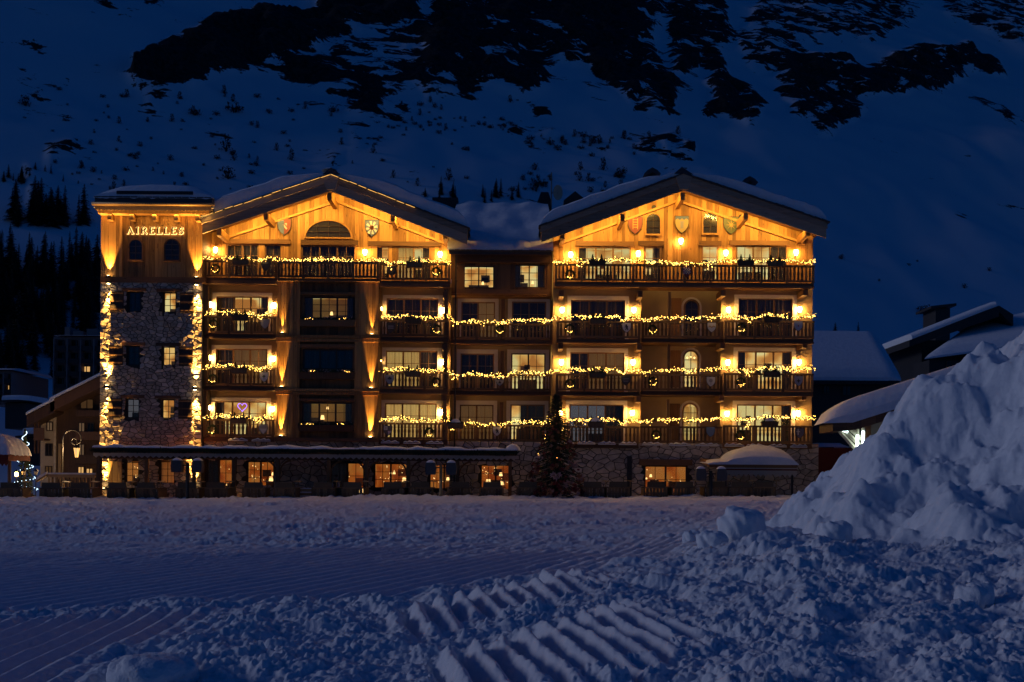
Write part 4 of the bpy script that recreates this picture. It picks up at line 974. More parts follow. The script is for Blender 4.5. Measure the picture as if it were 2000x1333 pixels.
wall(lk, kx0, kx1, zgr, zk1+.2, hl, YLW, YLW+.3, 'plaster')
wall(lk, kx0, kx1, zk1-.05, zk2+.2, hk, YL+.32, YL+.6, 'pine_dark', 'timber_wall'); planks(lk, kx0, kx1, zk1, zk2, hk, YL+.32, .24, 'pine_dark')
boxo('soffit', M['pine_dark'], lk, kx0, kx1, YL+.3, YLW+.3, zk1-.12, zk1-.051)
for r_, cs, rm in KT: window(lk, r_, YL+.30, cs, 3, 2, rm, 'frame_dark', .06, lamp=[(.62, .35, .08)])
for r_, cs, rm in KL: window(lk, r_, YLW+.05, cs, 3, 2, rm, 'frame')
for k, dy in enumerate((0, 101, 201)):
    surround(lk, (889, 583+dy, 969, 662+dy), (896, 591+dy, 962, 661+dy), YLW); surround(lk, (987, 582+dy, 1069, 662+dy), (995, 589+dy, 1062, 661+dy), YLW)
    BL[f'LK{k+2}'] = balcony(lk, 876, 1074, 634+dy*.985, 661+dy*.99, 673+dy*.99, YL, YLW)[1]
    pbox('divider', M['pine_dark'], lk, 974, 585+dy, 981, 662+dy, YL+.5, YLW)
pbox('eave_beam', M['beam'], lk, 884, 499, 1068, 513, YL, YL+.4); pbox('sill_beam', M['beam'], lk, 884, 566, 1068, 575, YL+.1, YL+.5)
# roof pitched towards the camera
e0 = pt(870, 492, YL-.5); e1 = pt(1070, 490, YL-.5); zr_ = pt(975, 408, 9)[1]
rf = MB().add([(e0[0], YL-.5, e0[1]), (e1[0], YL-.5, e1[1]), (e1[0]+.2, 9, zr_), (e0[0]-.2, 9, zr_), (e0[0], YL-.5, e0[1]-.2), (e1[0], YL-.5, e1[1]-.2), (e1[0]+.2, 9, zr_-.3), (e0[0]-.2, 9, zr_-.3)], [(0,1,2,3),(4,7,6,5),(0,4,5,1),(1,5,6,2),(2,6,7,3),(3,7,4,0)]).build('roof', M['slate'], lk)
for i in range(18):
    a = e0[0]+(e1[0]-e0[0])*i/18; MB().box(a+.01, a+(e1[0]-e0[0])/18-.01, YL-.62-rnd.uniform(0,.1), YL-.1, e0[1]-.02, e0[1]+.035).build('slate', M['slate'], rf)
nx, ny = 40, 26; P = []
for j in range(ny):
    for i in range(nx):
        u = i/(nx-1); v = j/(ny-1); x = e0[0]-.1+(e1[0]-e0[0]+.2)*u; y = YL-.55+(9.2-YL+.55)*v
        base = e0[1]+(zr_-e0[1])*v; tk = .42*min(1, v/.05+.2)**.5*(1+.35*float(perlin(np.array([x*.8]), np.array([y*.5]))[0]))
        if v < .06: tk *= .55+.45*(float(perlin(np.array([x*1.1+7]), np.array([.3]))[0]) > -.1)
        P.append((x, y, base+.04+tk))
mb = MB().grid(P, nx, ny); mb.add([(p[0], p[1], e0[1]+.03) for p in P[:nx]]+P[:nx], [(i, i+1, nx+i+1, nx+i) for i in range(nx-1)]); mb.build('roof_snow', M['roof_snow'], lk, True)
dsh = boxo('snow_bar', M['metal'], lk, e0[0]+.6, e1[0]-.7, YL-.3, YL-.2, e0[1]+.12, e0[1]+.2)
GK = [((938, 908, 998, 958), 'LL', 'room_o')]; ghk = [tuple(R(*GK[0][0], YB+.65))]
gk = wall(lk, kx0, kx1, -.1, zgr+.05, ghk, YB+.55, YB+.9, 'mortar', 'stone_wall'); rubble(gk, kx0, kx1, 0, zgr+.02, ghk, YB+.55, .42, 1.5, 12, 140)
window(lk, GK[0][0], YB+.63, 'LL', 3, 2, 'room_o', 'frame_dark', .08, 2.2, lamp=[(.25, .3, .17), (.66, .62, .1), (.7, .28, .12)])
boxo('back_wall', M['dark_room'], lk, kx0-.5, kx1+.5, 9.3, 9.6, 0, zr_-.4)
# chimney, satellite dish and mast behind the connecting roof
cx0, cx1, cz0, cz1 = R(1041, 372, 1072, 430, 9.4); chm = MB().prism([(cx0, cz0-2), (cx1, cz0-2), (cx1-.1, cz1-.6), (cx1-.3, cz1), (cx0+.25, cz1), (cx0, cz1-.7)], 9.7, 11).build('chimney', M['black'], lk)
cx0, cx1, cz0, cz1 = R(1093, 372, 1137, 402, 11); MB().prism([(cx0, cz0-3), (cx1, cz0-3), (cx1, cz1-.6), ((cx0+cx1)/2, cz1), (cx0, cz1-.6)], 11, 12.5).build('chimney', M['black'], lk)
x, z = pt(1081, 376, 9); sd = thing('satellite_dish', (x, 9, z-1), 'pale satellite dish on a mast beside the roof chimney', 'satellite dish')
MB().add([(x, 9.05, z)]+[(x+.42*math.cos(a)*.75, 8.9+.05*math.cos(a), z+.5*math.sin(a)) for a in [i*math.pi/10 for i in range(20)]], [(0, i+1, (i+1) % 20+1) for i in range(20)]).build('dish', M['cream'], sd, True)
xm, zm = pt(1068, 336, 9); MB().tube([(xm, 9, zm), (xm, 9, z-2)], .035, 5).tube([(xm, 9, z), (x, 9.05, z)], .03, 5).build('mast', M['metal'], sd)

# ================================================================== gabled end wing
YR, YRW = -.5, .9
rx0, rx1 = pt(1075, 700, YR)[0], pt(1583, 700, YR)[0]
rw = thing('gabled_hotel_wing', ((rx0+rx1)/2, YRW, 0), 'larger gabled hotel wing at the free end, with two arched gable windows and snow roof', 'hotel')
YRG = -1.1
topR, AR, LR, RR = gable_roof(rw, (1326, 338), (1050, 443), (1606, 427), YRG, 15, (.15, .68), False, 9)
RT = [((1122, 480, 1226, 545), '<LL', 'room'), ((1252, 478, 1285, 543), '>', 'room_y'), ((1364, 474, 1396, 541), 'L', 'room_y'), ((1431, 473, 1531, 541), 'LL.', 'room_y')]
RL = []
for k in range(3):
    d1, d2 = (0, 102, 204)[k], (0, 103, 207)[k]
    RL += [((1110, 584+d1, 1216, 661+d1), ('...', '.CC', 'LL.')[k], ('room', 'room_dim', 'grey_glow')[k]), ((1437, 576+d2, 1543, 652+d2), ('...', '<L>', 'LL>')[k], ('room', 'room_y', 'room')[k])]
hr = [tuple(R(*r_, YRW+.05)) for r_, *_ in RT]; hrl = [tuple(R(*r_, YRW+.05)) for r_, *_ in RL]
zf2 = pt(1330, 549, YRW)[1]; zg2 = pt(1330, 864, YRW)[1]; qx0, qx1 = pt(1074, 500, YRW)[0], pt(1581, 500, YRW)[0]
m0, m1 = pt(1248, 700, YRW)[0], pt(1404, 700, YRW)[0]
wall(rw, qx0, m0, zg2, zf2, [h for h in hrl if h[1] < m0], YRW, YRW+.3, 'plaster'); wall(rw, m1, qx1, zg2, zf2, [h for h in hrl if h[0] > m1], YRW, YRW+.3, 'plaster')
boxo('bay_wall', M['plaster'], rw, m0-.01, m1+.01, YRW+.9, YRW+1.2, zg2, zf2)
boxo('bay_return', M['plaster'], rw, m0-.3, m0-.002, YRW+.302, YRW+1.19, zg2, zf2); boxo('bay_return', M['plaster'], rw, m1+.002, m1+.3, YRW+.302, YRW+1.19, zg2, zf2)
wall(rw, qx0, qx1, zf2, topR(qx0)-.3, hr, YRW+.02, YRW+.3, 'pine_dark', 'timber_wall')
z3 = topR(qx0)-.3
MB().prism([(qx0, z3), (qx1, z3), (qx1, topR(qx1)-.27), (AR[0], AR[1]-.27), (qx0, topR(qx0)-.27)], YRW+.02, YRW+.2).build('gable_wall', M['pine_dark'], rw)
planks(rw, qx0, qx1, zf2, lambda x: topR(x)-.28, hr, YRW+.02, .24)
for r_, cs, rm in RT: window(rw, r_, YRW-.02, cs, 3, 2, rm, 'frame')
for r_, cs, rm in RL: window(rw, r_, YRW+.05, cs, 3, 2, rm, 'frame')
for k in range(3):
    d1, d2 = (0, 102, 204)[k], (0, 103, 207)[k]
    surround(rw, (1103, 576+d1, 1223, 662+d1), (1110, 584+d1, 1216, 661+d1), YRW); surround(rw, (1429, 569+d2, 1551, 653+d2), (1437, 576+d2, 1543, 652+d2), YRW)
    arch_window(rw, (1330, (580, 679, 782)[k], 1361, (652, 752, 856)[k]), YRW+.89, ('dark_room', 'room_y', 'room')[k], 'frame', .09, .13, mr=4, lamps=(k == 1), curt=(k == 2))
    pbox('bay_post', M['post'], rw, 1300, (566, 668, 776)[k], 1305, (655, 752, 856)[k], YR+.5, YR+.65)
    pbox('bay_panel', M['pine_dark'], rw, 1306, (578, 680, 784)[k], 1326, (652, 752, 856)[k], YRW+.84, YRW+.897)
for a, b, y in ((1118, 1232, 469), (1240, 1290, 467), (1358, 1402, 465), (1418, 1536, 463)): pbox('lintel', M['beam'], rw, a, y, b, y+9, YRW-.14, YRW+.1)
arch_window(rw, (1252, 412, 1284, 455), YRW-.03, 'dark_room', 'pine', .07, mr=3); arch_window(rw, (1363, 408, 1395, 452), YRW-.03, 'dark_room', 'pine', .07, mr=3)
for px, py in ((1269, 401), (1439, 417)):
    x, z = pt(px, py, YRW-.05); MB().tube([(x, YRW-.06, z), (x, YRW, z)], .13, 14).build('round_vent', M['black'], rw)
for px, py in ((1325, 379), (1208, 422), (1449, 416), (1092, 458), (1571, 445)):
    X0, X1, Z0, Z1 = R(px-4, py-7, px+4, py+7, YRG+.1); MB().box(X0, X1, YRG+.1, YRW, Z0, Z1).build('purlin', M['pine'], rw)
for (xe, ze) in (LR, RR):
    MB().prism([(AR[0], AR[1]-.80), (xe+(AR[0]-xe)*.08, ze-.80+(AR[1]-ze)*.08), (xe+(AR[0]-xe)*.08, ze-.93+(AR[1]-ze)*.08), (AR[0], AR[1]-.93)], YRW-.16, YRW-.03).build('rafter', M['pine'], rw)
    a, b = Vector((AR[0]+(xe-AR[0])*.06, YRG+.35, AR[1]+(ze-AR[1])*.06-.62)), Vector((AR[0]+(xe-AR[0])*.86, YRG+.35, AR[1]+(ze-AR[1])*.86-.62))
    strip_light(a, b, ((a.x+b.x)/2, YRW, (a.z+b.z)/2-1.2), 270)
MB().prism([pt(*p, YRG-.12) for p in ((1311, 342), (1326, 332), (1343, 342), (1335, 365), (1319, 365))], YRG-.14, YRG-.02).build('apex_board', M['grey_wood'], rw)
rc = pt(1322, 326, YRG); MB().prism([(rc[0]-.4, rc[1]-.25), (rc[0], rc[1]+.1), (rc[0]+.6, rc[1]-.3)], YRG-.1, 3).build('ridge_cap', M['slate'], rw)
BL['R1'] = balcony(rw, 1078, 1584, 514, 543, 557, YR, YRW)[1]
for k in range(3):
    d1 = (0, 103, 205)[k]
    BL[f'RA{k+2}'] = balcony(rw, 1083, 1246, 627+d1, 656+d1, 668+d1, YR, YRW)[1]
    BL[f'RB{k+2}'] = balcony(rw, 1249, 1408, 625+d1, 653+d1, 665+d1, YR+.25, YRW+.8)[1]
    BL[f'RC{k+2}'] = balcony(rw, 1411, 1585, 621+d1, 651+d1, 664+d1, YR, YRW)[1]
    for px, py in ((1091, 572), (1245, 571), (1407, 566), (1568, 562)): bracket(rw, px, py+d1, YR+.1, YRW)
bk = boxo('side_wall', M['plaster'], rw, qx1-.3, qx1-.003, YRW+.31, 14, 0, zf2+2); boxo('side_wall', M['plaster'], rw, qx0+.003, qx0+.3, YRW+.31, 14, 0, zf2+2)
boxo('back_wall', M['dark_room'], rw, qx0, qx1, 14, 14.3, 0, topR(qx0)-.5)
GR = [((1258, 905, 1342, 985), 'LL', 'room_o')]; ghr = [tuple(R(*GR[0][0], YR+.35))]
bx1 = pt(1600, 870, YR)[0]
gr_ = wall(rw, rx0, bx1, -.1, zg2+.05, ghr, YR+.25, YR+.6, 'mortar', 'stone_wall'); rubble(gr_, rx0, bx1, .0, zg2+.02, ghr, YR+.25, .46, 1.5, 13, 300)
window(rw, GR[0][0], YR+.33, 'LL', 3, 2, 'room_o', 'frame_dark', .08, 2.2, lamp=[(.2, .75, .08), (.1, .68, .05)])
pbox('lintel', M['beam'], rw, 1248, 893, 1352, 905, YR+.1, YR+.24); pbox('pier', M['black'], rw, 1225, 888, 1234, 985, YR+.05, YR+.24)
for px, py in ((1265, 328), (1455, 342)):        # chimneys with hooded caps
    X0, X1, Z0, Z1 = R(px-13, py, px+13, py+9, 6); boxo('chimney', M['black'], rw, X0+.15, X1-.15, 6.1, 6.9, Z0-3, Z0-.1)
    MB().prism([(X0-.1, Z0+.02), (X0+.1, Z1-.05), ((X0+X1)/2, Z1+.12), (X1-.1, Z1-.05), (X1+.1, Z0+.02), (X1-.25, Z0+.02), ((X0+X1)/2, Z1-.15), (X0+.25, Z0+.02)], 5.9, 7.1).build('chimney_cap', M['slate'], rw)

for T_, a, b, Yl in ((lw, 396, 533, YB-.1), (lw, 740, 872, YB-.1), (lk, 878, 1072, YL-.1), (rw, 1084, 1246, YR-.1), (rw, 1250, 1406, YR+.15), (rw, 1412, 1583, YR-.1)):     # snow left lying on the lowest ledges
    n_ = max(2, round((b-a)/46)); zl_ = 868 if T_ is not rw else 864
    for i in range(n_):
        if rnd.random() < .15: continue
        p0 = a+(b-a)*(i+.06)/n_; p1 = a+(b-a)*(i+rnd.uniform(.8, .96))/n_; q0, q1, w0, w1 = R(p0, zl_-3.2, p1, zl_, Yl)
        mb = MB(); k_ = 10; mb.grid([(q0+(q1-q0)*u/(k_-1), Yl-.02+.26*v, w0+(w1-w0)*(1.1+.5*math.sin(u*2.1+i))*min(1, .25+u, .25+(k_-1-u))*(.35, 1, 1, .9)[j]) for j, v in enumerate((0, .2, .7, 1)) for u in range(k_)], k_, 4)
        mb.box(q0, q1, Yl, Yl+.22, w0-.06, w0-.002); mb.build('ledge_snow', M['roof_snow'], T_, True)

# ================================================================== lamps, garlands, wreaths, planters, shields
for px, py, nm in ((414, 497, 'nearest the tower'), (706, 497, 'beside the half-round window'), (853, 499, 'under the far eave')): wall_lamp(px, py, YW-.03, f'lit wall lamp on the first gable top storey, {nm}')
for px, py, nm in ((1108, 496, 'under the inner eave'), (1240, 492, 'beside the lit single window'), (1323, 466, 'high in the centre under a shield'), (1411, 488, 'past the arched windows'), (1548, 485, 'at the outer corner')): wall_lamp(px, py, YRW-.03, f'lit wall lamp on the end gable top storey, {nm}')
for k in range(3):
    rn = ROWS[k+2]; dy = (0, 104, 202)[k]
    for px, sd_ in ((405, 'left'), (530, 'right')): wall_lamp(px, 604+dy, YW, f'lit wall lamp, {rn}, {BAYS["LA"]}, {sd_} of window')
    for px, sd_ in ((737, 'left'), (860, 'right')): wall_lamp(px, 608+(0, 101, 199)[k], YW, f'lit wall lamp, {rn}, {BAYS["LB"]}, {sd_} of window')
    for px, sd_ in ((1093, 'left'), (1233, 'right')): wall_lamp(px, 604+(0, 102, 201)[k]-(2 if px > 1200 else 0), YRW, f'lit wall lamp, {rn}, {BAYS["RA"]}, {sd_} of window')
    for px, sd_ in ((1418, 'left'), (1557, 'right')): wall_lamp(px, 599+(0, 103, 203)[k]-(3 if px > 1500 else 0), YRW, f'lit wall lamp, {rn}, {BAYS["RC"]}, {sd_} of window')
GAR = [(1, 'L', [(393, 516), (450, 514), (540, 516), (640, 514), (735, 515), (760, 518), (800, 514), (876, 515)], YB-.1, 'across the first gable', ((757, 520, 532), (460, 520, 527))),
 (1, 'R', [(1073, 514), (1110, 510), (1200, 506), (1260, 507), (1310, 511), (1325, 513), (1345, 509), (1420, 505), (1500, 503), (1586, 503)], YR-.1, 'across the end gable', ((1125, 515, 522), (1380, 512, 522)))]
for k in range(3):
    d = (0, 104, 202)[k]
    GAR += [(k+2, 'LA', [(396, 625+d), (420, 620+d), (464, 619+d), (505, 624+d), (530, 621+d)], YB-.1, BAYS['LA'], ((504, 622+d, 632+d),)),
      (k+2, 'LB', [(740, 626+d*.99), (790, 621+d*.99), (830, 624+d*.99), (874, 623+d*.99)], YB-.1, BAYS['LB'], ()),
      (k+2, 'LK', [(874, 625+d), (884, 634+d*.985), (930, 629+d*.985), (980, 632+d*.985), (1010, 626+d*.985), (1076, 624+d*.985)], YL-.1, BAYS['LK'], ((884, 630+d, 640+d),)),
      (k+2, 'RR', [(1074, 622+d), (1120, 618+d), (1160, 616+d*.99), (1200, 618+d*.99), (1213, 626+d*.99), (1222, 617+d*.99), (1250, 620+d*.985), (1330, 617+d*.985), (1400, 613+d*.985), (1450, 616+d*.98), (1490, 609+d*.98), (1540, 612+d*.98), (1590, 608+d*.985)], YR-.1, 'along the end wing', ((1458, 615+d, 626+d),))]
for k, bay, P_, Y_, where, drops in GAR: garland(P_, Y_, f'fir garland with warm string lights, {ROWS[k]}, {where}', drops)
WR = [(1, 'LA', 415, 534, YB), (1, 'LB', 846, 533, YB), (1, 'RA', 1107, 535, YR), (2, 'LA', 413, 642, YB), (3, 'LA', 413, 749, YB), (4, 'LA', 413, 848, YB), (2, 'LB', 849, 646, YB), (3, 'LB', 849, 749, YB), (4, 'LB', 837, 847, YB),
      (2, 'LK', 972, 645, YL), (2, 'RA', 1108, 641, YR), (3, 'RA', 1110, 748, YR), (2, 'RB', 1270, 640, YR+.25), (3, 'RB', 1272, 742, YR+.25), (4, 'RB', 1280, 845, YR+.25), (2, 'RC', 1443, 634, YR), (3, 'RC', 1444, 740, YR), (4, 'RC', 1444, 844, YR)]
for k, b, px, py, Y_ in WR: wreath(px, py, Y_, f'round fir wreath, {ROWS[k]}, {BAYS[b]}')
PL = [(1, 'LA', 464, 521, YB), (1, 'LB', 803, 521, YB), (2, 'LA', 464, 629, YB), (3, 'LA', 464, 733, YB), (4, 'LA', 464, 831, YB), (2, 'LB', 803, 631, YB), (3, 'LB', 803, 734, YB), (4, 'LB', 888, 834, YB), (2, 'RA', 1163, 626, YR), (3, 'RA', 1164, 731, YR), (4, 'RA', 1162, 828, YR),
      (2, 'RC', 1502, 618, YR), (3, 'RC', 1504, 724, YR), (4, 'RC', 1502, 822, YR)]
for k, b, px, py, Y_ in PL: planter(px, py, Y_, f'planter box with two little firs, {ROWS[k]}, {BAYS[b]}', 34, k == 4 and b != 'LA')
for px, nm in ((1160, 'inner one by the lit triple window'), (1450, 'one past the chequered shield'), (1508, 'outermost one')): planter(px, 508+(4 if px < 1200 else 0), YR, f'planter box with two little firs, end gable top balcony, {nm}'.replace('inner one by the lit triple window', 'by the triple window'))
for k, (ya, yb) in enumerate(((630, 643), (733, 746), (836, 848))):      # flower boxes under the oriel windows
    X0, X1, Z0, Z1 = R(580, ya, 690, yb, YB-.18); nm = ('top', 'middle', 'bottom')[k]
    t = thing('flower_box', ((X0+X1)/2, YB, Z0), f'long wooden flower box under the {nm} window of the oriel', 'flower box', 'flower boxes of the timber oriel')
    MB().prism([(X0, Z1), (X1, Z1), (X1-.05, Z0), (X0+.05, Z0)], YB-.18, YB+.14).build('box', M['pine_dark'], t)
    g = MB(); f = MB(); bl = MB()
    for i in range(420): g.tuft((rnd.uniform(X0+.05, X1-.05), YB-.02+rnd.uniform(-.12,.12), Z1), (rnd.uniform(-.06,.06), rnd.uniform(-.08,.05), rnd.uniform(.06,.22)), .03)
    for i in range(60): f.octa((rnd.gauss(rnd.choice((X0+.55, (X0+X1)/2, X1-.6)), .2), YB-.12, Z1+rnd.uniform(.03, .16)), .025)
    for i in range(10): bl.octa((rnd.gauss(rnd.choice((X0+.55, X1-.6)), .16), YB-.16, Z1+rnd.uniform(.02, .1)), .014)
    kind(g.build('greenery', M['green'], t), 'stuff'); kind(f.build('blossoms', M['blossom'], t), 'stuff'); kind(bl.build('light_bulbs', M['bulb'], t), 'stuff')
# shields -------------------------------------------------------------
BLU, WHT, RED, GLD, GRN, GRY, DRK = (.10,.16,.30), (.62,.60,.56), (.22,.05,.035), (.48,.30,.08), (.10,.12,.06), (.30,.29,.30), (.05,.045,.045)
def wedge(i, n, r=.92): a, b = 2*math.pi*i/n, 2*math.pi*(i+1)/n; return [(0, .0), (r*math.cos(a)*.95, r*math.sin(a)*.95), (r*math.cos(b)*.95, r*math.sin(b)*.95)]
def star(n, r0, r1, cx=0, cy=0): return [(cx+(r1 if i % 2 else r0)*math.cos(math.pi*i/n+math.pi/2), cy+(r1 if i % 2 else r0)*math.sin(math.pi*i/n+math.pi/2)) for i in range(2*n)]
def rect(a, b, c, d): return [(a, b), (c, b), (c, d), (a, d)]
shield(548, 450, YW-.06, 'gable shield, half blue half red with two white slanting bars, near the half-round window', .40, .46, RED, [(BLU, [(-.9,.92),(-.02,.92),(-.02,-.98),(-.45,-.74),(-.8,-.3),(-.9,.1)]), (WHT, [(-.3,.25),(-.1,.35),(.45,-.25),(.3,-.4)]), (WHT, [(.05,.4),(.4,.4),(.4,.05)])])
shield(719, 450, YW-.06, 'gable shield in blue and white rays round a red crescent disc', .40, .46, BLU, [(WHT, wedge(i, 16, .9)) for i in range(0, 16, 2)] + [(RED, star(10, .33, .31)), (WHT, [(.02,.2),(.12,.14),(.04,0),(.12,-.14),(.02,-.2),(-.12,-.08),(-.12,.08)])])
shield(1233, 437, YRW-.06, 'red gable shield with a golden ladder', .42, .48, RED, [(GLD, rect(-.36,-.5,-.26,.8)), (GLD, rect(.26,-.5,.36,.8))] + [(GLD, rect(-.26, y, .26, y+.08)) for y in (-.3, 0, .3, .6)])
shield(1324, 434, YRW-.06, 'golden gable shield with a blue notched top band above a lamp', .40, .48, (.45,.34,.14), [(BLU, [(-.9,.92),(.9,.92),(.9,.5),(.6,.7),(.3,.5),(0,.7),(-.3,.5),(-.6,.7),(-.9,.5)]), (GRY, rect(-.22,-.5,.22,.2)), (GRY, rect(-.3,.2,.3,.34))])
shield(1420, 434, YRW-.06, 'green gable shield with a golden eight-pointed star', .44, .48, GRN, [(GLD, star(8, .72, .13))])
lion = [(-.35,-.55),(-.1,-.5),(0,-.2),(.2,-.55),(.4,-.5),(.25,-.1),(.35,.25),(.15,.3),(.1,.6),(-.2,.65),(-.35,.4),(-.15,.3),(-.45,.1),(-.4,-.05),(-.12,.05),(-.2,-.25)]
SHD = [(1, 'LA', 513, 527, YB, DRK, [(GRY, rect(-.6,.5,.6,.6))], 'dark shield'), (1, 'LB', 759, 533, YB, DRK, [], 'dark plain shield'), (2, 'LA', 513, 640, YB, GRY, [], 'grey plain shield'), (3, 'LA', 513, 744, YB, WHT, [(GRN, [(0,-.6),(.1,-.1),(.5,.2),(.15,.2),(.2,.5),(0,.3),(-.3,.5),(-.15,.15),(-.5,.1),(-.1,-.1)])], 'white shield with a green leaf'), (4, 'LA', 513, 846, YB, GRY, [(WHT, [(-.8,.1),(.8,.1),(0,-1)])], 'shield with white lower point'),
 (2, 'LB', 759, 644, YB, DRK, [(GRY, rect(-.6,.2,.6,.35)), (GRY, rect(-.6,-.2,.6,-.05))], 'dark shield with two faint bars'), (3, 'LB', 758, 745, YB, GRY, [(DRK, [(-.5,.1),(0,.6),(.5,.1),(0,-.1)])], 'grey shield'), (4, 'LB', 756, 845, YB, (.14,.12,.11), [(WHT, rect(-.85,.1,-.05,.9)), (WHT, [(.05,-.1),(.85,-.1),(.7,-.4),(.1,-.9)]), (RED, rect(-.6,.35,-.3,.65))], 'quartered shield of white and dark squares'),
 (3, 'LK', 973, 745, YL, GRY, [(DRK, star(3, .4, .2, -.4, .4)), (DRK, star(3, .4, .2, .4, .4)), (DRK, star(3, .4, .2, 0, -.3))], 'grey shield with three dark spots'), (4, 'LK', 969, 843, YL, WHT, [(DRK, [(a*.9+.05, b*.8) for a, b in lion])], 'white shield with a dark rearing animal'),
 (2, 'RA', 1219, 637, YR, WHT, [(DRK, lion)], 'white shield with a black rearing lion'), (3, 'RA', 1219, 740, YR, DRK, [(GRY, rect(-.7,.3,.7,.36)), (GRY, rect(-.7,0,.6,.06)), (GRY, rect(-.5,-.3,.5,-.24))], 'dark shield with thin stripes'),
 (2, 'RB', 1385, 634, YR+.25, WHT, [(GLD, [(-.75,.1),(-.4,.35),(0,.05),(.4,.35),(.75,.1),(.75,-.1),(.4,.1),(0,-.2),(-.4,.1),(-.75,-.1)])], 'white shield with a zigzag band'), (3, 'RB', 1385, 740, YR+.25, WHT, [(GRY, star(8, .5, .34, 0, .2)), (GRY, rect(-.06,-.7,.06,.1))], 'white shield with a grey flower'), (4, 'RB', 1386, 838, YR+.25, BLU, [], 'blue plain shield'),
 (2, 'RC', 1554, 629, YR, (.30,.36,.48), [(RED, star(5, .2, .1))], 'pale blue shield'), (3, 'RC', 1556, 736, YR, (.24,.27,.36), [(DRK, star(4, .5, .2))], 'grey-blue shield'), (4, 'RC', 1560, 838, YR, (.12,.12,.16), [(WHT, rect(-.75,.2,.0,.4)), (WHT, rect(-.48,-.35,-.28,.85))], 'dark shield with a white cross')]
for k, b, px, py, Y_, fc, mk, what in SHD: shield(px, py, Y_-.05, f'{what}, {ROWS[k]}, {BAYS[b]}', .25, .27, fc, mk)
shield(1335, 526, YR-.05, 'red and white chequered shield on the end gable top balcony', .26, .29, RED, [(WHT, [(a+.01, b+.01), (a+.24, b+.01), (a+.24, b+.24), (a+.01, b+.24)]) for i, a in enumerate((-.75,-.5,-.25,0,.25,.5)) for j, b in enumerate((-.5,-.25,0,.25,.5)) if (i+j) % 2 == 0 and abs(a+.12) < .85-.35*max(0, -b)])

x, z = pt(471, 803, YW+.15); nh = MB()
hp = [(x+.26*16*math.sin(t)**3/16, YW+.15, z+.26*(13*math.cos(t)-5*math.cos(2*t)-2*math.cos(3*t)-math.cos(4*t))/16) for t in np.linspace(0, 2*math.pi, 30)]
tag(nh.tube(hp, .02, 5, 0, False).build('neon_heart', M['purple'], None), 'purple neon heart glowing in the lowest window next to the stone tower', 'neon sign')

# ================================================================== terrace canopy along the front
YC = -3.4
def gz(x, y): return float(ground_z(np.array([x]), np.array([y]))[0])
fx0, fx1, fz0, fz1 = R(182, 884, 1008, 893, YC)
cn = thing('terrace_canopy', ((fx0+fx1)/2, YC+1.5, 0), 'long timber terrace canopy with scalloped valance and snowy edge, along the ground floor', 'canopy')
boxo('roof', M['beam'], cn, fx0, fx1, YC+.02, YT-.2 if False else -.35, fz0+.12, fz0+.2)
boxo('fascia', M['pine_dark'], cn, fx0, fx1, YC-.06, YC+.019, fz0-.02, fz1+.02)
n = 74; pl = [(fx0, fz0), (fx1, fz0)]
for i in range(n, -1, -1): pl += [(fx0+(fx1-fx0)*i/n, fz0-.16)] + ([(fx0+(fx1-fx0)*(i-.5)/n, fz0-.27), ] if i else [])
MB().prism(pl, YC-.05, YC-.03).build('valance', M['canvas'], cn)
zb0 = pt(600, 899, YC)[1]; zb1 = pt(600, 905, YC)[1]
boxo('beam', M['beam'], cn, fx0+.2, fx1-.2, YC+.1, YC+.26, zb1, zb0)
POSTS = (192, 284, 377, 455, 541, 641, 715, 797, 893, 996)
for i, px in enumerate(POSTS):
    x = pt(px, 940, YC)[0]; boxo('post', M['pine_dark'], cn, x-.09, x+.09, YC+.09, YC+.27, gz(x, YC)-.3, zb1-.002)
    if i in (4, 5, 6, 7, 8):
        for s in (-1, 1):
            a = [(x+s*(.09+.62*(1-math.cos(t))), YC+.18, zb1-.75+.72*math.sin(t)) for t in np.linspace(0, 1.5, 8)]; MB().tube(a, .05, 5).build('brace', M['pine_dark'], cn)
nx = 220; P = []
for j, (yy, hh) in enumerate(((YC-.12, .03), (YC-.1, .12), (YC+.1, .17), (YC+.6, .12), (YC+1.4, .10))):
    for i in range(nx):
        x = fx0-.03+(fx1-fx0+.06)*i/(nx-1); q = float(perlin(np.array([x*1.7]), np.array([j*.3]))[0]); b = float(perlin(np.array([x*.45]), np.array([9.]))[0])
        P.append((x, yy, fz1+hh*(1+.5*q)+(.14*max(0, b-.25) if 0 < j < 4 else 0)-.02))
MB().grid(P, nx, 5).build('snow', M['roof_snow'], cn, True)
g = MB(); gt = thing('canopy_garland', (fx0, YC-.1, fz0), 'dark fir garland along the whole canopy edge, without lights', 'garland')
for i in range(5200):
    x = rnd.uniform(fx0-.1, fx1+.1); d = Vector((rnd.gauss(0,1), rnd.gauss(0,.6), rnd.gauss(0,1))).normalized()*rnd.uniform(.08,.17); g.tuft(Vector((x, YC-.13, fz0+.12+.03*math.sin(x*3)))+d*.2, d, .03)
kind(g.build('fir_needles', M['green'], gt), 'stuff')
x, z = pt(1001, 870, YC); U_, V_ = np.meshgrid(np.linspace(0, 1, 16), np.linspace(0, 1, 10))
snow_lump = quick_mesh('canopy_snow_cap', np.stack([x-.42+.84*U_, YC-.1+.7*V_, fz1+.02+.36*np.clip(np.sin(np.pi*U_), 0, 1)**.6*np.clip(np.sin(np.pi*V_), 0, 1)**.4], -1), 16, 10, M['roof_snow'])
tag(snow_lump, 'hump of snow on the canopy end next to the decorated tree', 'snow cap')

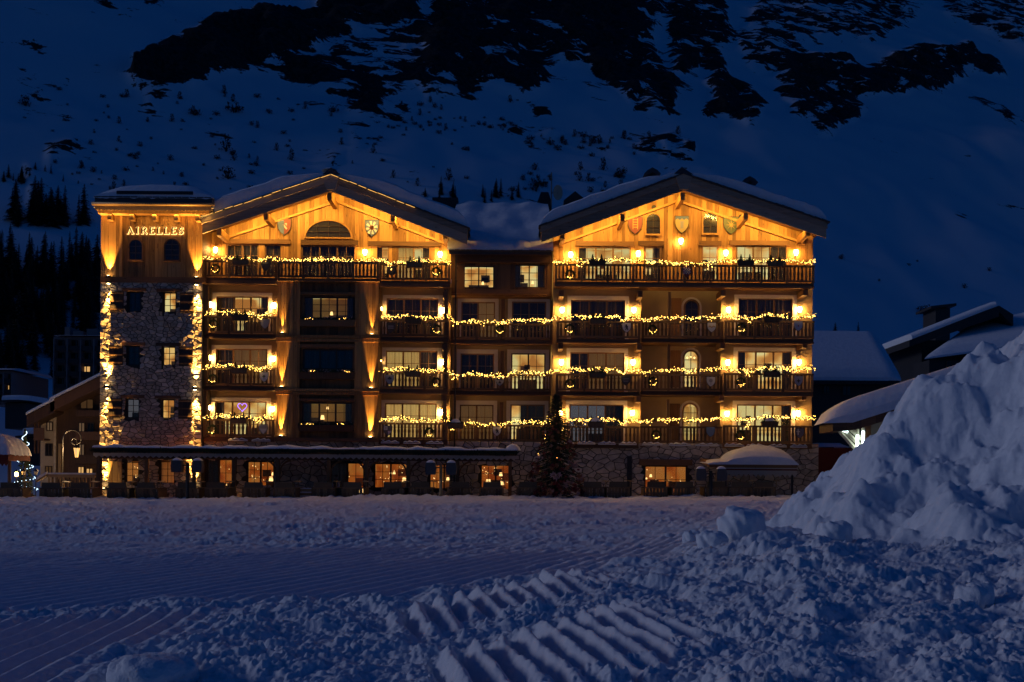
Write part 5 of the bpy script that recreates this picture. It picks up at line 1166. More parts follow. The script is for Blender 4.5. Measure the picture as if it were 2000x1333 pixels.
# ================================================================== awning at the end of the terrace
ya = -3.0; ax0, ax1, az0, az1 = R(1384, 900, 1556, 907, ya)
aw = thing('awning', ((ax0+ax1)/2, ya, 0), 'scalloped canvas awning bowed under a thick cushion of snow', 'awning')
MB().add([(ax0, ya, az1), (ax1, ya, az1), (ax1, -.4, az1+.35), (ax0, -.4, az1+.35), (ax0, ya, az0), (ax1, ya, az0), (ax1, -.4, az0+.35), (ax0, -.4, az0+.35)], [(0,1,2,3),(4,7,6,5),(0,4,5,1),(1,5,6,2),(3,7,4,0)]).build('canopy_frame', M['pine_dark'], aw)
sx = pt(1414, 905, ya)[0]; n = 15; pl = [(sx, az0), (ax1, az0)]
for i in range(n, -1, -1): pl += [(sx+(ax1-sx)*i/n, az0-.32)] + ([(sx+(ax1-sx)*(i-.5)/n, az0-.5)] if i else [])
MB().prism(pl, ya-.03, ya-.01).build('valance', M['canvas'], aw); boxo('stripe', M['canvas_red'], aw, sx, ax1, ya-.045, ya-.031, az0-.14, az0-.06)
for px in (1418, 1548): x = pt(px, 940, ya)[0]; boxo('post', M['metal'], aw, x-.05, x+.05, ya+.05, ya+.15, 0, az0-.01)
nx, ny = 46, 16; P = []
for j in range(ny):
    for i in range(nx):
        u = i/(nx-1); v = j/(ny-1); q = abs(math.sin(math.pi*min(1, .03+v*.97)))**.35
        prof = .12+.72*max(0, math.sin(math.pi*min(1, max(0, (u-.22)/.78))))**.55*(1 if u > .22 else 0)+.12*min(1, u*8)
        e = min(1, u*14, (1-u)*10)**.5
        P.append((ax0-.08+(ax1-ax0+.16)*u, ya-.12+2.6*v, az1+.0+prof*q*e*(1+.1*float(perlin(np.array([u*6]), np.array([v*3]))[0]))+.13*v))
mb = MB().grid(P, nx, ny); mb.add([(p[0], p[1], az1-.03) for p in P[:nx]]+P[:nx], [(i, i+1, nx+i+1, nx+i) for i in range(nx-1)]); mb.build('snow', M['roof_snow'], aw, True)

# ================================================================== decorated fir
tx, tz = pt(1086, 968, -4.2); ttop = pt(1082, 768, -4.2)[1]; H = ttop-gz(tx, -4.2)
ct = thing('decorated_fir', (tx, -4.2, gz(tx, -4.2)), 'tall dark fir hung with dusky red and pale dried flowers, in front of the balconies', 'tree')
MB().tube([(tx, -4.2, gz(tx,-4.2)-.2), (tx, -4.2, ttop-.2)], [.12, .02], 7).build('trunk', M['pine_dark'], ct)
g = MB()
for i in range(330):
    h = (i+rnd.random())/330; zc = gz(tx,-4.2)+.25+(H-.3)*h; rr = (1.5*(1-h)**.75+.06)*rnd.uniform(.7, 1.15); a = i*2.39996+rnd.uniform(-.3,.3)
    d = Vector((math.cos(a), math.sin(a), -.18)); base = Vector((tx, -4.2, zc)); m_ = int(10+22*rr)
    for k in range(m_):
        f = (k+.6)/m_; p = base+d*rr*f+Vector((0,0,-.10*rr*f*f)); s = Vector((-d.y, d.x, 0))
        for sg in (-1, 1):
            v = d*rnd.uniform(.06,.14)+s*sg*rnd.uniform(.06,.17)*(1.1-f*.6)+Vector((0,0,rnd.uniform(-.08,.06))); g.tuft(p, v, .018)
g.build('crown', M['green'], ct)
orn = [MB().octa((0,0,0), 1).mesh('ornament', M[m]) for m in ('berry', 'bronze', 'blossom')]
for m_, nm in (('berry',0), ('bronze',1), ('blossom',2)):
    fl = MB()
    for k in range(34): fl.tuft((0,0,0), Vector((rnd.gauss(0,1), rnd.gauss(0,1), rnd.gauss(0,1))).normalized()*rnd.uniform(.7, 1.2), .28)
    orn[nm] = fl.mesh('flower_cluster', M[m_])
for i in range(240):
    h = rnd.random()**1.5*.85; a = rnd.uniform(math.pi*.95, math.pi*2.05); rr = (1.42*(1-h)**.85+.08)*rnd.uniform(.85, 1.05); k = rnd.choices((0,1,2), (5,4,3 if h < .5 else 1))[0]
    o = bpy.data.objects.new('flower_cluster', orn[k]); col.objects.link(o); o.parent = ct; o.location = (math.cos(a)*rr, math.sin(a)*rr, .25+(H-.3)*h); s = rnd.uniform(.08, .22)*(1.15-h); o.scale = (s, s, s); o.rotation_euler = (rnd.random()*6, rnd.random()*6, 0)
bl = MB()
for i in range(9):
    h = rnd.uniform(.35, .8); a = rnd.uniform(math.pi, 2*math.pi); rr = (1.42*(1-h)**.85+.1); bl.octa((tx+math.cos(a)*rr, -4.2+math.sin(a)*rr, gz(tx,-4.2)+.25+(H-.3)*h), .013)
kind(bl.build('light_bulbs', M['bulb'], ct), 'stuff')

# ================================================================== terrace furniture
def copy_thing(root, kids, loc, rz, label):
    r_ = root.copy(); col.objects.link(r_); r_.location = loc; r_.rotation_euler = (0, 0, rz); r_['label'] = label
    for k in kids: c = k.copy(); col.objects.link(c); c.parent = r_
    return r_
def make_lounger():
    t = thing('lounge_chair', (0,0,0), '', 'lounge chair', 'row of wooden lounge chairs backed to the piste')
    ks = []
    def add(name, mb, m): o = mb.build(name, M[m], t); ks.append(o)
    lean = lambda z: .28*(1-z/.95)                       # the back leans towards the piste at the top
    for i in range(6):
        x = -.52+1.04*i/6; add('board', MB().add([(x+.008, -.02, .06), (x+.165, -.02, .06), (x+.165, -.12, .56), (x+.008, -.12, .56), (x+.008, .01, .06), (x+.165, .01, .06), (x+.165, -.09, .56), (x+.008, -.09, .56)], [(0,1,2,3),(7,6,5,4),(0,4,5,1),(1,5,6,2),(2,6,7,3),(3,7,4,0)]), 'lounge')
    add('back_rail', MB().box(-.56, .56, -.16, -.09, .56, .62), 'lounge')
    add('head_cushion', MB().add([(-.46,-.17,.62),(.46,-.17,.62),(.44,-.22,.90),(-.44,-.22,.90),(-.46,-.05,.62),(.46,-.05,.62),(.44,-.10,.90),(-.44,-.10,.90)], [(0,1,2,3),(7,6,5,4),(0,4,5,1),(1,5,6,2),(2,6,7,3),(3,7,4,0)]), 'cushion')
    add('seat', MB().box(-.54, .54, .01, 1.35, .26, .34), 'lounge')
    for s in (-1, 1):
        add('side_panel', MB().box(s*.57-.03, s*.57+.03, -.06, .95, .0, .60), 'lounge')
        add('armrest', MB().box(s*.60-.11, s*.60+.11, -.10, .85, .60, .64), 'lounge')
        add('leg', MB().box(s*.5-.04, s*.5+.04, 1.2, 1.28, 0, .26), 'lounge')
    add('tray', MB().add([(.50,-.10,.93),(.82,-.10,.90),(.82,.35,.93),(.50,.35,.96),(.50,-.10,.955),(.82,-.10,.925),(.82,.35,.955),(.50,.35,.985)], [(0,3,2,1),(4,5,6,7),(0,1,5,4),(1,2,6,5),(2,3,7,6),(3,0,4,7)]), 'tan')
    add('tray_stand', MB().box(.63, .67, .08, .12, .64, .93), 'tan')
    return t, ks
lng, lks = make_lounger()
LX = [22, 102, 159, 232, 288, 367, 423, 497, 557, 632, 690, 768, 822, 899, 961, 1032, 1158, 1207, 1281, 1335, 1398, 1446, 1492]
near_ = ['beside the snowy parasol', 'before the terrace fence', 'by the tower corner spotlight', 'before the tower shuttered window', 'before the tower far window', 'under the first loudspeaker post', 'just past the first loudspeaker post', 'before the picture-lit window',
 'before the stone panel', 'past the snowy bench', 'before the doorway with the person', 'before the chandelier window', 'past the chandelier window', 'past the yellow-posted loudspeakers', 'before the two-lampshade window', 'at the decorated fir', 'just past the decorated fir',
 'before the bare stone wall', 'before the glazed end doors', 'past the glazed end doors', 'under the end loudspeaker post', 'under the snowy awning', 'closest to the snow heap']
for i, (px, nm) in enumerate(zip(LX, near_)):
    Y_ = -4.9-.0*i; x = pt(px, 975, Y_)[0]; lab = f'wooden lounge chair seen from behind, {nm}'
    if i == 0: r_ = lng; r_['label'] = lab; r_.location = (x, Y_, gz(x, Y_)-.02); r_.rotation_euler = (0,0,.05)
    else: copy_thing(lng, lks, (x, Y_, gz(x, Y_)-.03), rnd.uniform(-.16, .16), lab)
def speaker_post(px, py, label, m='metal', round_=False, gap=20):
    Y_ = -5.6; x, z = pt(px, py, Y_); t = thing('loudspeaker_post', (x, Y_, gz(x, Y_)), label, 'loudspeaker', 'loudspeakers on posts along the terrace')
    MB().tube([(x, Y_, gz(x, Y_)-.2), (x, Y_, z+.2)], .085, 8).build('post', M[m], t)
    boxo('crossbar', M['metal'], t, x-.45, x+.45, Y_-.03, Y_+.03, z+.02, z+.08)
    for s in (-1, 1):
        c = x+s*gap/sc(Y_)
        MB().prism([(c-.24, z-.30), (c+.24, z-.30), (c+.27, z+.02), (c+.22, z+.30), (c-.22, z+.30), (c-.27, z+.02)], Y_-.22, Y_+.2).build('loudspeaker', M['steel'], t)
        n = 9; MB().grid([(c-.22+.44*i/(n-1), Y_-.2+.38*j/(n-1), z+.30+.14*(abs(math.sin(math.pi*i/(n-1)))*abs(math.sin(math.pi*j/(n-1))))**.5) for j in range(n) for i in range(n)], n, n).build('snow_cap', M['roof_snow'], t, True)
speaker_post(366, 921, 'two grey box loudspeakers on a dark post, before the tower inner corner'); speaker_post(861, 918, 'two grey loudspeakers with snow caps on a yellow wooden post', 'tan'); speaker_post(1388, 922, 'two grey loudspeakers with snow caps on a dark post beside the awning')
x, Y_ = pt(596, 970, -4.2)[0], -4.2; bn = thing('snowy_bench', (x, Y_, gz(x, Y_)), 'slatted bench with pale snow lying on its slats, before the stone panel', 'bench')
for k in range(3): boxo('slat', M['tan'], bn, x-.42, x+.42, Y_-.05-.03*k, Y_-.01-.03*k, .62-.2*k, .74-.2*k); boxo('snow', M['roof_snow'], bn, x-.41, x+.41, Y_-.07-.03*k, Y_+.02-.03*k, .742-.2*k, .80-.2*k)
for s in (-1, 1): boxo('leg', M['tan'], bn, x+s*.38-.03, x+s*.38+.03, Y_+.005, Y_+.06, .05, .72)
x = pt(660, 968, -4.3)[0]; bxx = MB().box(x-.2, x+.2, -4.3, -3.9, .1, .80).box(x-.22, x+.22, -4.32, -3.88, .801, .84).build('grey_cabinet', M['steel'], None); tag(bxx, 'narrow grey cabinet between two lounge chairs, in front of the doorway', 'cabinet'); M['steel']
# the waiter in the doorway
def person(px, Y_, label):
    x = pt(px, 940, Y_)[0]; z0 = gz(x, Y_)-.32
    J = [((0,0,.95),.13),((0,0,1.12),.125),((0,0,1.32),.155),((0,0,1.46),.07),((0,.0,1.53),.06),((0,-.01,1.62),.095),((0,-.01,1.71),.09),
         ((.20,0,1.40),.07),((.27,-.03,1.14),.055),((.22,-.22,.98),.042),((.20,-.30,.95),.035), ((-.20,0,1.40),.07),((-.26,.02,1.13),.055),((-.22,-.12,.90),.042),((-.21,-.17,.84),.035),
         ((.10,0,.86),.10),((.11,-.01,.48),.07),((.11,.02,.08),.05),((.11,-.14,.04),.04), ((-.10,0,.86),.10),((-.11,-.01,.48),.07),((-.11,.02,.08),.05),((-.11,-.14,.04),.04)]
    E = [(0,1),(1,2),(2,3),(3,4),(4,5),(5,6),(2,7),(7,8),(8,9),(9,10),(2,11),(11,12),(12,13),(13,14),(0,15),(15,16),(16,17),(17,18),(0,19),(19,20),(20,21),(21,22)]
    me = bpy.data.meshes.new('person'); me.from_pydata([p for p, _ in J], E, [])
    o = bpy.data.objects.new('person', me); col.objects.link(o); o.location = (x, Y_, z0); o.rotation_euler = (0, 0, math.radians(-35))
    sk = o.modifiers.new('skin', 'SKIN'); 
    for v, (_, r_) in zip(me.skin_vertices[0].data, J): v.radius = (r_, r_*.8)
    me.skin_vertices[0].data[0].use_root = True
    sb = o.modifiers.new('sub', 'SUBSURF'); sb.levels = 2; sb.render_levels = 2
    m, nt, n, l, b = _mat('waiter_clothing_and_skin')
    tc = n.new('ShaderNodeTexCoord'); sp = n.new('ShaderNodeSeparateXYZ'); l.new(tc.outputs['Object'], sp.inputs[0])
    r1 = rampn(n, l, sp.outputs[2], [(.0, (.015,.014,.016)), (.93, (.02,.016,.018)), (1.0, (.02,.016,.018))])
    ab = n.new('ShaderNodeMath'); ab.operation = 'ABSOLUTE'; l.new(sp.outputs[0], ab.inputs[0]); g = n.new('ShaderNodeMath'); g.operation = 'GREATER_THAN'; g.inputs[1].default_value = .19; l.new(ab.outputs[0], g.inputs[0])
    mx = n.new('ShaderNodeMix'); mx.data_type = 'RGBA'; l.new(g.outputs[0], mx.inputs[0]); l.new(r1.outputs[0], mx.inputs[6]); mx.inputs[7].default_value = (.62,.6,.55,1)
    hd = n.new('ShaderNodeMath'); hd.operation = 'GREATER_THAN'; hd.inputs[1].default_value = 1.5; l.new(sp.outputs[2], hd.inputs[0])
    m2 = n.new('ShaderNodeMix'); m2.data_type = 'RGBA'; l.new(hd.outputs[0], m2.inputs[0]); l.new(mx.outputs[2], m2.inputs[6]); m2.inputs[7].default_value = (.42,.26,.18,1)
    l.new(m2.outputs[2], b.inputs['Base Color']); b.inputs['Roughness'].default_value = .8; me.materials.append(m)
    hr_ = MB(); n_ = 12
    hr_.grid([(.105*math.cos(2*math.pi*i/n_)*math.cos(p_), -.0+.105*math.sin(2*math.pi*i/n_)*math.cos(p_)+.015, 1.665+.12*math.sin(p_)) for p_ in (0.0, .4, .8, 1.2, 1.55) for i in range(n_+1)], n_+1, 5); ho = hr_.build('hair', M['black'], None, True); ho.parent = o
    for k in range(5): pass
    fing = MB()
    for s, hx, hy, hz in ((1, .20, -.30, .95), (-1, -.21, -.17, .84)):
        for q in range(4): fing.tube([(hx+(q-1.5)*.018, hy, hz), (hx+(q-1.5)*.02, hy-.05, hz-.015), (hx+(q-1.5)*.02, hy-.07-.008*(q in (1,2)), hz-.05)], [.010,.009,.007], 5)
        fing.tube([(hx-s*.03, hy+.01, hz), (hx-s*.055, hy-.03, hz-.01)], [.011,.008], 5)
    fo = fing.build('fingers', plain('skin', (.42,.26,.18), .6), None); fo.parent = o
    tag(o, label, 'person')
person(656, -1.2, 'person in a dark waistcoat with pale sleeves standing in the lit doorway')

# ================================================================== village to the left
def far_window(T, px0, py0, px1, py1, Y, m, fm='frame_dark'):
    x0, x1, z0, z1 = R(px0, py0, px1, py1, Y); t = .05*(Y+D)/60
    f = MB().box(x0, x1, Y-.06, Y+.02, z1-t, z1).box(x0, x1, Y-.06, Y+.02, z0, z0+t).box(x0, x0+t, Y-.059, Y+.02, z0+t, z1-t).box(x1-t, x1, Y-.059, Y+.02, z0+t, z1-t).box((x0+x1)/2-t/2, (x0+x1)/2+t/2, Y-.055, Y+.02, z0+t, z1-t).build('window', M[fm], T)
    for s in (0, 1): MB().box(x0+t if s == 0 else (x0+x1)/2+t/2, (x0+x1)/2-t/2 if s == 0 else x1-t, Y-.03, Y-.02, z0+t, z1-t).build('pane', M[m], f)
M['dim_pane'] = emit('dim_lit_window', (1, .5, .2), .05, False); M['warm_pane'] = emit('warm_lit_window', (1, .55, .18), .7, False); M['dark_pane'] = plain('dark_window', (.01,.01,.014), .15)
M['pale_pane'] = emit('pale_curtained_window', (.9, .55, .3), .12, False)
def snow_slab(T, pts, Y0, Y1, th, name='roof_snow'):      # thick snow along a roof line of (px, py), with rounded edges
    P = [pt(px, py, Y0) for px, py in pts]; n = len(P); k = 7; V = []
    for j, (f, e) in enumerate(((0, 0), (.0, .45), (.03, .85), (.12, 1), (.5, 1.05), (.9, 1), (1, .2))):
        for i in range(n):
            ed = 1
            V.append((P[i][0], Y0-.1+(Y1-Y0+.1)*f, P[i][1]+th*e*ed))
    mb = MB().grid(V, n, k)
    for i in (0, n-1):
        c = [V[j*n+i] for j in range(k)]; mb.add(c+[(c[0][0], c[-1][1], P[i][1]), (c[0][0], c[0][1], P[i][1])], [tuple(range(k+2))])
    return mb.build(name, M['roof_snow'], T, True)
YV = 12.0
ch = thing('brown_chalet', (*[pt(130, 940, YV)[0], YV], 0), 'brown clad chalet with cream side and snowy stepped roof, left of the stone tower', 'house')
pbox('timber_wall', M['brown_wall'], ch, 106, 772, 210, 965, YV, YV+8); pbox('plaster_wall', M['cream'], ch, 78, 806, 104, 965, YV-.1, YV+8)
pbox('corner_strip', M['stone'], ch, 104, 805, 108, 965, YV-.12, YV-.02); pbox('lit_pilaster', M['tan'], ch, 113, 880, 118, 950, YV-.3, YV-.01)
for a, b in ((((96, 797), (205, 741)), 'a'), (((50, 826), (104, 797)), 'b')):
    (p, q), yy = a, YV-1.4
    P0, P1 = pt(*p, yy), pt(*q, yy); MB().prism([P0, P1, (P1[0], P1[1]-.75), (P0[0], P0[1]-.75)], yy, YV+8).build('roof', M['brown_wall'], ch)
    n = 14; snow_slab(ch, [(p[0]+(q[0]-p[0])*i/n, p[1]+(q[1]-p[1])*i/n-.5) for i in range(n+1)], yy, YV+8, .34)
for (a, b, c, d_, m) in ((155, 792, 181, 812, 'dim_pane'), (152, 838, 165, 857, 'pale_pane'), (169, 838, 183, 857, 'dark_pane'), (153, 880, 165, 903, 'pale_pane'), (152, 924, 165, 942, 'warm_pane'), (168, 927, 182, 943, 'warm_pane'), (90, 838, 102, 856, 'pale_pane'), (88, 924, 102, 942, 'dim_pane'), (88, 880, 102, 905, 'dark_pane')): far_window(ch, a, b, c, d_, YV-(.15 if a < 104 else .02), m)
for (a, b, c, d_) in ((146, 856, 194, 872), (146, 902, 194, 918), (64, 850, 84, 874), (146, 814, 194, 826)):
    bl_ = pbox('balcony', M['brown_wall'], ch, a, b, c, d_, YV-1.2, YV-1.1); pbox('floor_slab', M['brown_wall'], bl_, a, d_-3, c, d_, YV-1.09, YV-.02)
for px in (66, 73): pbox('post', M['brown_wall'], ch, px-1, 826, px+1, 900, YV-1.1, YV-.95)
YA = 60.0
def apartments(px0, px1, pyt, pyb, cols_, rows_, label, lit, YA=YA, steps=()):
    x0, x1, z0, z1 = R(px0, pyt, px1, pyb, YA); t = thing('apartment_block', ((x0+x1)/2, YA, z0), label, 'apartment block')
    boxo('wall', M['concrete'], t, x0, x1, YA, YA+9, z0, z1); cw = (px1-px0)/cols_; rh = (pyb-pyt-4)/rows_
    for r_ in range(rows_):
        for c in range(cols_):
            a = px0+cw*c; b = pyt+4+rh*r_
            far_window(t, a+cw*.18, b+rh*.1, a+cw*.82, b+rh*.62, YA, 'warm_pane' if (r_, c) in lit else 'dark_pane')
            X0, X1, Z0, Z1 = R(a+cw*.08, b+rh*.55, a+cw*.92, b+rh*.92, YA-1); boxo('balcony', M['dark_wall'], t, X0, X1, YA-1, YA-.9, Z0, Z1)
        for c in range(cols_+1): pbox('fin', M['concrete'], t, px0+cw*c-1, pyt+4+rh*r_, px0+cw*c+1, pyt+4+rh*(r_+1)-.5, YA-1.1, YA-.01)
    for i, (a, b, c) in enumerate(steps): pbox('roof_step', M['concrete'], t, a, b, c, pyt+1, YA+1, YA+7)
    X0, X1, Z0, Z1 = R(px0-1, pyt-1, px1+1, pyt, YA-1.2); MB().grid([(X0+(X1-X0)*i/9, YA-1.2+10*j/4, Z1+.1+.4*(j > 0)*(0 < i < 9)) for j in range(5) for i in range(10)], 10, 5).build('roof_snow', M['roof_snow'], t, True)
apartments(101, 205, 671, 800, 4, 5, 'tall dim apartment block with stacked balconies on the slope behind the brown chalet', {(2, 2)}, steps=((122, 652, 132), (138, 660, 158), (165, 655, 186)))
apartments(-30, 20, 740, 806, 3, 3, 'small apartment house at the photo edge with a few lit windows', {(2, 2), (1, 2)}, 58)
for k, (px, py, w) in enumerate(((28, 802, 40), (62, 868, 26))):
    Yh = (40, 20)[k]; x0, x1, z0, z1 = R(px-w/2, py-6, px+w/2, py+30, Yh); t = thing('snowy_shed', ((x0+x1)/2, Yh, z0), ('dark low shed under deep snow on the slope past the apartment house', 'small shed with snow-laden roof behind the white lit fir')[k], 'shed')
    boxo('wall', M['dark_wall'], t, x0, x1, Yh, Yh+4, z0-1, z1-.3); MB().prism([(x0-.4, z1-.35), (x1+.4, z1-.1), (x1+.4, z1), (x0-.4, z1-.2)], Yh-.8, Yh+4.5).build('roof', M['dark_wall'], t)
    snow_slab(t, [(px-w/2-6+(w+12)*i/8, py-5-1.2*math.sin(math.pi*i/8)) for i in range(9)], Yh-.8, Yh+4.5, .5)
# snow-covered parasol at the edge
yp = -2.6; xp = pt(-6, 905, yp)[0]; zt_ = pt(0, 906, yp)[1]
pr = thing('snowy_parasol', (xp, yp, gz(xp, yp)), 'big square parasol with dark red valance buried in snow at the photo edge', 'parasol')
MB().tube([(xp+.65, yp, gz(xp, yp)-.2), (xp+.65, yp, zt_+.2)], .09, 8).build('pole', M['brown_wall'], pr)
hw = 1.18; boxo('canopy', M['canvas_red'], pr, xp-hw, xp+hw, yp-hw, yp+hw, zt_-.24, zt_+.05)
n = 12; pl = [(xp-hw, zt_-.24), (xp+hw, zt_-.24)]
for i in range(n, -1, -1): pl += [(xp-hw+2*hw*i/n, zt_-.42)] + ([(xp-hw+2*hw*(i-.5)/n, zt_-.56)] if i else [])
MB().prism(pl, yp-hw-.02, yp-hw-.004).build('valance', M['canvas_red'], pr)
nx = 30; P = [(xp-hw-.06+(2*hw+.12)*i/(nx-1), yp-hw-.06+(2*hw+.12)*j/(nx-1), zt_+.04+1.12*max(0, 1-max(abs(2*i/(nx-1)-1)**2.4, abs(2*j/(nx-1)-1)**2.4))**.62+.05*float(perlin(np.array([i*.4]), np.array([j*.4]))[0])) for j in range(nx) for i in range(nx)]
MB().grid(P, nx, nx).build('snow', M['roof_snow'], pr, True)
# white-lit fir
x, Y_ = pt(48, 920, 5)[0], 5; zt2 = pt(40, 852, 5)[1]; lt = thing('lit_fir', (x, Y_, 0), 'small dark fir wound with white string lights beside the brown chalet', 'tree')
MB().tube([(x, Y_, 0), (x, Y_, zt2)], [.09, .02], 6).build('trunk', M['brown_wall'], lt); g = MB(); bl = MB()
for i in range(1500): h = rnd.random(); a = rnd.uniform(0, 6.28); rr = (.62*(1-h)+.04)*rnd.uniform(.3, 1); g.tuft((x+math.cos(a)*rr*.7, Y_+math.sin(a)*rr*.7, zt2*h), (math.cos(a)*rr*.5, math.sin(a)*rr*.5, -.08), .04)
for i in range(90): h = i/90; a = h*34; rr = .68*(1-h)+.05; bl.octa((x+math.cos(a)*rr, Y_+math.sin(a)*rr, .5+(zt2-.5)*h), .026)
g.build('crown', M['green'], lt); kind(bl.build('light_bulbs', M['bulb_white'], lt), 'stuff')
# curled street lamp
ys_ = 3.0; X_, Z_ = pt(122, 932, ys_); sl = thing('street_lamp', (X_, ys_, gz(X_, ys_)), 'street lamp with spiral-curled iron arm and hanging lit lantern', 'street lamp')
arc = [(X_, ys_, gz(X_, ys_)-.2), (X_, ys_, pt(122, 872, ys_)[1])]
cxl, czl = pt(141, 871, ys_); r0 = 19/sc(ys_)
arc += [(cxl-r0*math.cos(t)*(1-.04*t), ys_, czl+r0*math.sin(t)*(1-.05*t)) for t in np.linspace(.1, 3.6, 16)]
arc += [(cxl+.12+.3*(1-.1*k)*math.cos(-.6-.7*k), ys_, czl-.08+.3*(1-.1*k)*math.sin(-.6-.7*k)) for k in range(1, 8)]
MB().tube(arc, .03, 6).build('iron_arm', M['metal'], sl, True)
lx, lz = pt(149, 898, ys_); MB().tube([(lx, ys_, lz+.30), (lx, ys_, lz+.42)], [.16, .03], 6).tube([(lx, ys_, lz+.42), (lx, ys_, lz+.75)], .02, 5).build('lantern_cap', M['metal'], sl)
for k in range(4):
    a = k*math.pi/2+.785; MB().tube([(lx+.16*math.cos(a), ys_+.16*math.sin(a), lz+.3), (lx+.07*math.cos(a), ys_+.07*math.sin(a), lz-.26)], .018, 4).build('lantern_bar', M['strip'], sl)
MB().tube([(lx, ys_, lz-.24), (lx, ys_, lz+.28)], [.05, .13], 6).build('lantern_glass', emit('lantern_glass', (1,.6,.25), .9), sl)
pl_ = bpy.data.lights.new('lantern_light', 'POINT'); pl_.energy = 750; pl_.color = (1, .62, .28); pl_.shadow_soft_size = .12
po_ = bpy.data.objects.new('lantern_light', pl_); col.objects.link(po_); po_.location = (lx, ys_-.28, lz-.05)
# low lanterns and rail on the far terrace
for k, (px, py, lit) in enumerate(((32, 941, True), (46, 938, False), (70, 938, False))):
    x, z = pt(px, py, -.5); t = thing('post_lantern', (x, -.5, gz(x, -.5)), ('glowing round-headed post lantern by the parasol', 'unlit pointed post lantern just past the glowing one', 'unlit pointed post lantern at the fence end')[k], 'lantern')
    MB().tube([(x, -.5, gz(x,-.5)-.2), (x, -.5, z-.1)], .025, 5).build('post', M['metal'], t)
    if lit: MB().tube([(x, -.5, z-.1), (x, -.5, z), (x, -.5, z+.1)], [.06, .11, .05], 8).build('lamp_glass', M['glow'], t, True)
    else: MB().tube([(x, -.5, z-.12), (x, -.5, z+.08)], [.07, .10], 6).build('lamp_glass', M['canvas'], t)
    MB().tube([(x, -.5, z+.1), (x, -.5, z+.25)], [.16, .01], 6).build('lantern_cap', M['metal'], t)
yf = -1.8; fn = thing('terrace_fence', (pt(130, 955, yf)[0], yf, 0), 'low wooden terrace fence with snow on its top rail, left of the tower', 'fence')
a0, a1, zz0, zz1 = R(92, 940, 186, 946, yf); boxo('top_rail', M['tan'], fn, a0, a1, yf-.06, yf+.06, zz0, zz1); boxo('snow', M['roof_snow'], fn, a0, a1, yf-.08, yf+.08, zz1+.002, zz1+.09)
for i in range(13): x = a0+.1+(a1-a0-.2)*i/12; boxo('picket', M['tan'], fn, x-.05, x+.05, yf-.02, yf+.02, .05, zz0-.002)
q0, q1 = pt(72, 956, yf-.1), pt(92, 944, yf-.1); MB().prism([q0, q1, (q1[0], q1[1]+.1), (q0[0], q0[1]+.1)], yf-.2, yf-.02).build('ramp_rail', M['tan'], fn); MB().prism([(q0[0], q0[1]+.1), (q1[0], q1[1]+.1), (q1[0], q1[1]+.24), (q0[0], q0[1]+.24)], yf-.2, yf-.03).build('snow', M['roof_snow'], fn)
# ================================================================== chalets to the right
YQ = 24.0
c1 = thing('dark_chalet', (pt(1670, 800, YQ)[0], YQ, 0), 'dark low chalet with broad blue snow roof just behind the hotel end', 'house')
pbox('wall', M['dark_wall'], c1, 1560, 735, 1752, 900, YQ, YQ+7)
far_window(c1, 1642, 742, 1660, 764, YQ-.02, 'dark_pane'); far_window(c1, 1605, 742, 1618, 760, YQ-.02, 'dark_pane')
E0, E1 = pt(1540, 734, YQ-1), pt(1757, 734, YQ-1); T0, T1 = pt(1540, 652, YQ+6), pt(1708, 655, YQ+6)
nx, ny = 24, 18; P = []
for j in range(ny):
    v = j/(ny-1)
    for i in range(nx):
        u = i/(nx-1); xa_, xb_ = E0[0]+(T0[0]-E0[0])*v, E1[0]+(T1[0]-E1[0])*v; rr = min(1, .15+v*9)**.5*min(1, .2+(1-u)*9)**.5
        P.append((xa_+(xb_-xa_)*u, YQ-1+7*v, E0[1]+(T0[1]-E0[1])*v+.62*rr))
mb = MB().grid(P, nx, ny); mb.add([(p[0], p[1], E0[1]) for p in P[:nx]]+P[:nx], [(i, i+1, nx+i+1, nx+i) for i in range(nx-1)]); sd_ = [P[j*nx+nx-1] for j in range(ny)]; mb.add([(p[0]+.02, p[1], p[2]-.7) for p in sd_]+sd_, [(j, j+1, ny+j+1, ny+j) for j in range(ny-1)]); mb.build('roof_snow', M['roof_snow'], c1, True)
MB().box(E0[0], E1[0]-.1, YQ-.98, YQ+6, E0[1]-.3, E0[1]-.02).build('eave', M['dark_wall'], c1)
YU = 34.0
c2 = thing('gabled_chalet', (pt(1880, 700, YU)[0], YU, 0), 'black gabled chalet with upswept snowy roof higher on the slope, above the snow heap', 'house')
pbox('wall', M['dark_wall'], c2, 1797, 652, 2060, 860, YU+1, YU+9)
for (p, q) in (((1772, 654), (1946, 583)), ((1946, 583), (1974, 600))):
    P0, P1 = pt(*p, YU), pt(*q, YU); MB().prism([P0, P1, (P1[0], P1[1]-1.0), (P0[0], P0[1]-.55)], YU, YU+9).build('roof', M['dark_wall'], c2)
snow_slab(c2, [(1776+(1940-1776)*i/12, 652-(652-585)*i/12-.3) for i in range(13)], YU+.1, YU+9, .55)
R0 = [pt(p[0], p[1], YU-3) for p in ((1802, 690), (2040, 655))]; R1 = [pt(p[0], p[1], YU+3) for p in ((1870, 640), (2060, 590))]
nx, ny = 22, 12; P = []
for j in range(ny):
    v = j/(ny-1)
    for i in range(nx):
        u = i/(nx-1); a = (R0[0][0]+(R0[1][0]-R0[0][0])*u, R0[0][1]+(R0[1][1]-R0[0][1])*u); b = (R1[0][0]+(R1[1][0]-R1[0][0])*u, R1[0][1]+(R1[1][1]-R1[0][1])*u)
        P.append((a[0]+(b[0]-a[0])*v, YU-3+6*v, a[1]+(b[1]-a[1])*v+.55*min(1, .1+v*8)**.5*min(1, .1+u*8)**.5))
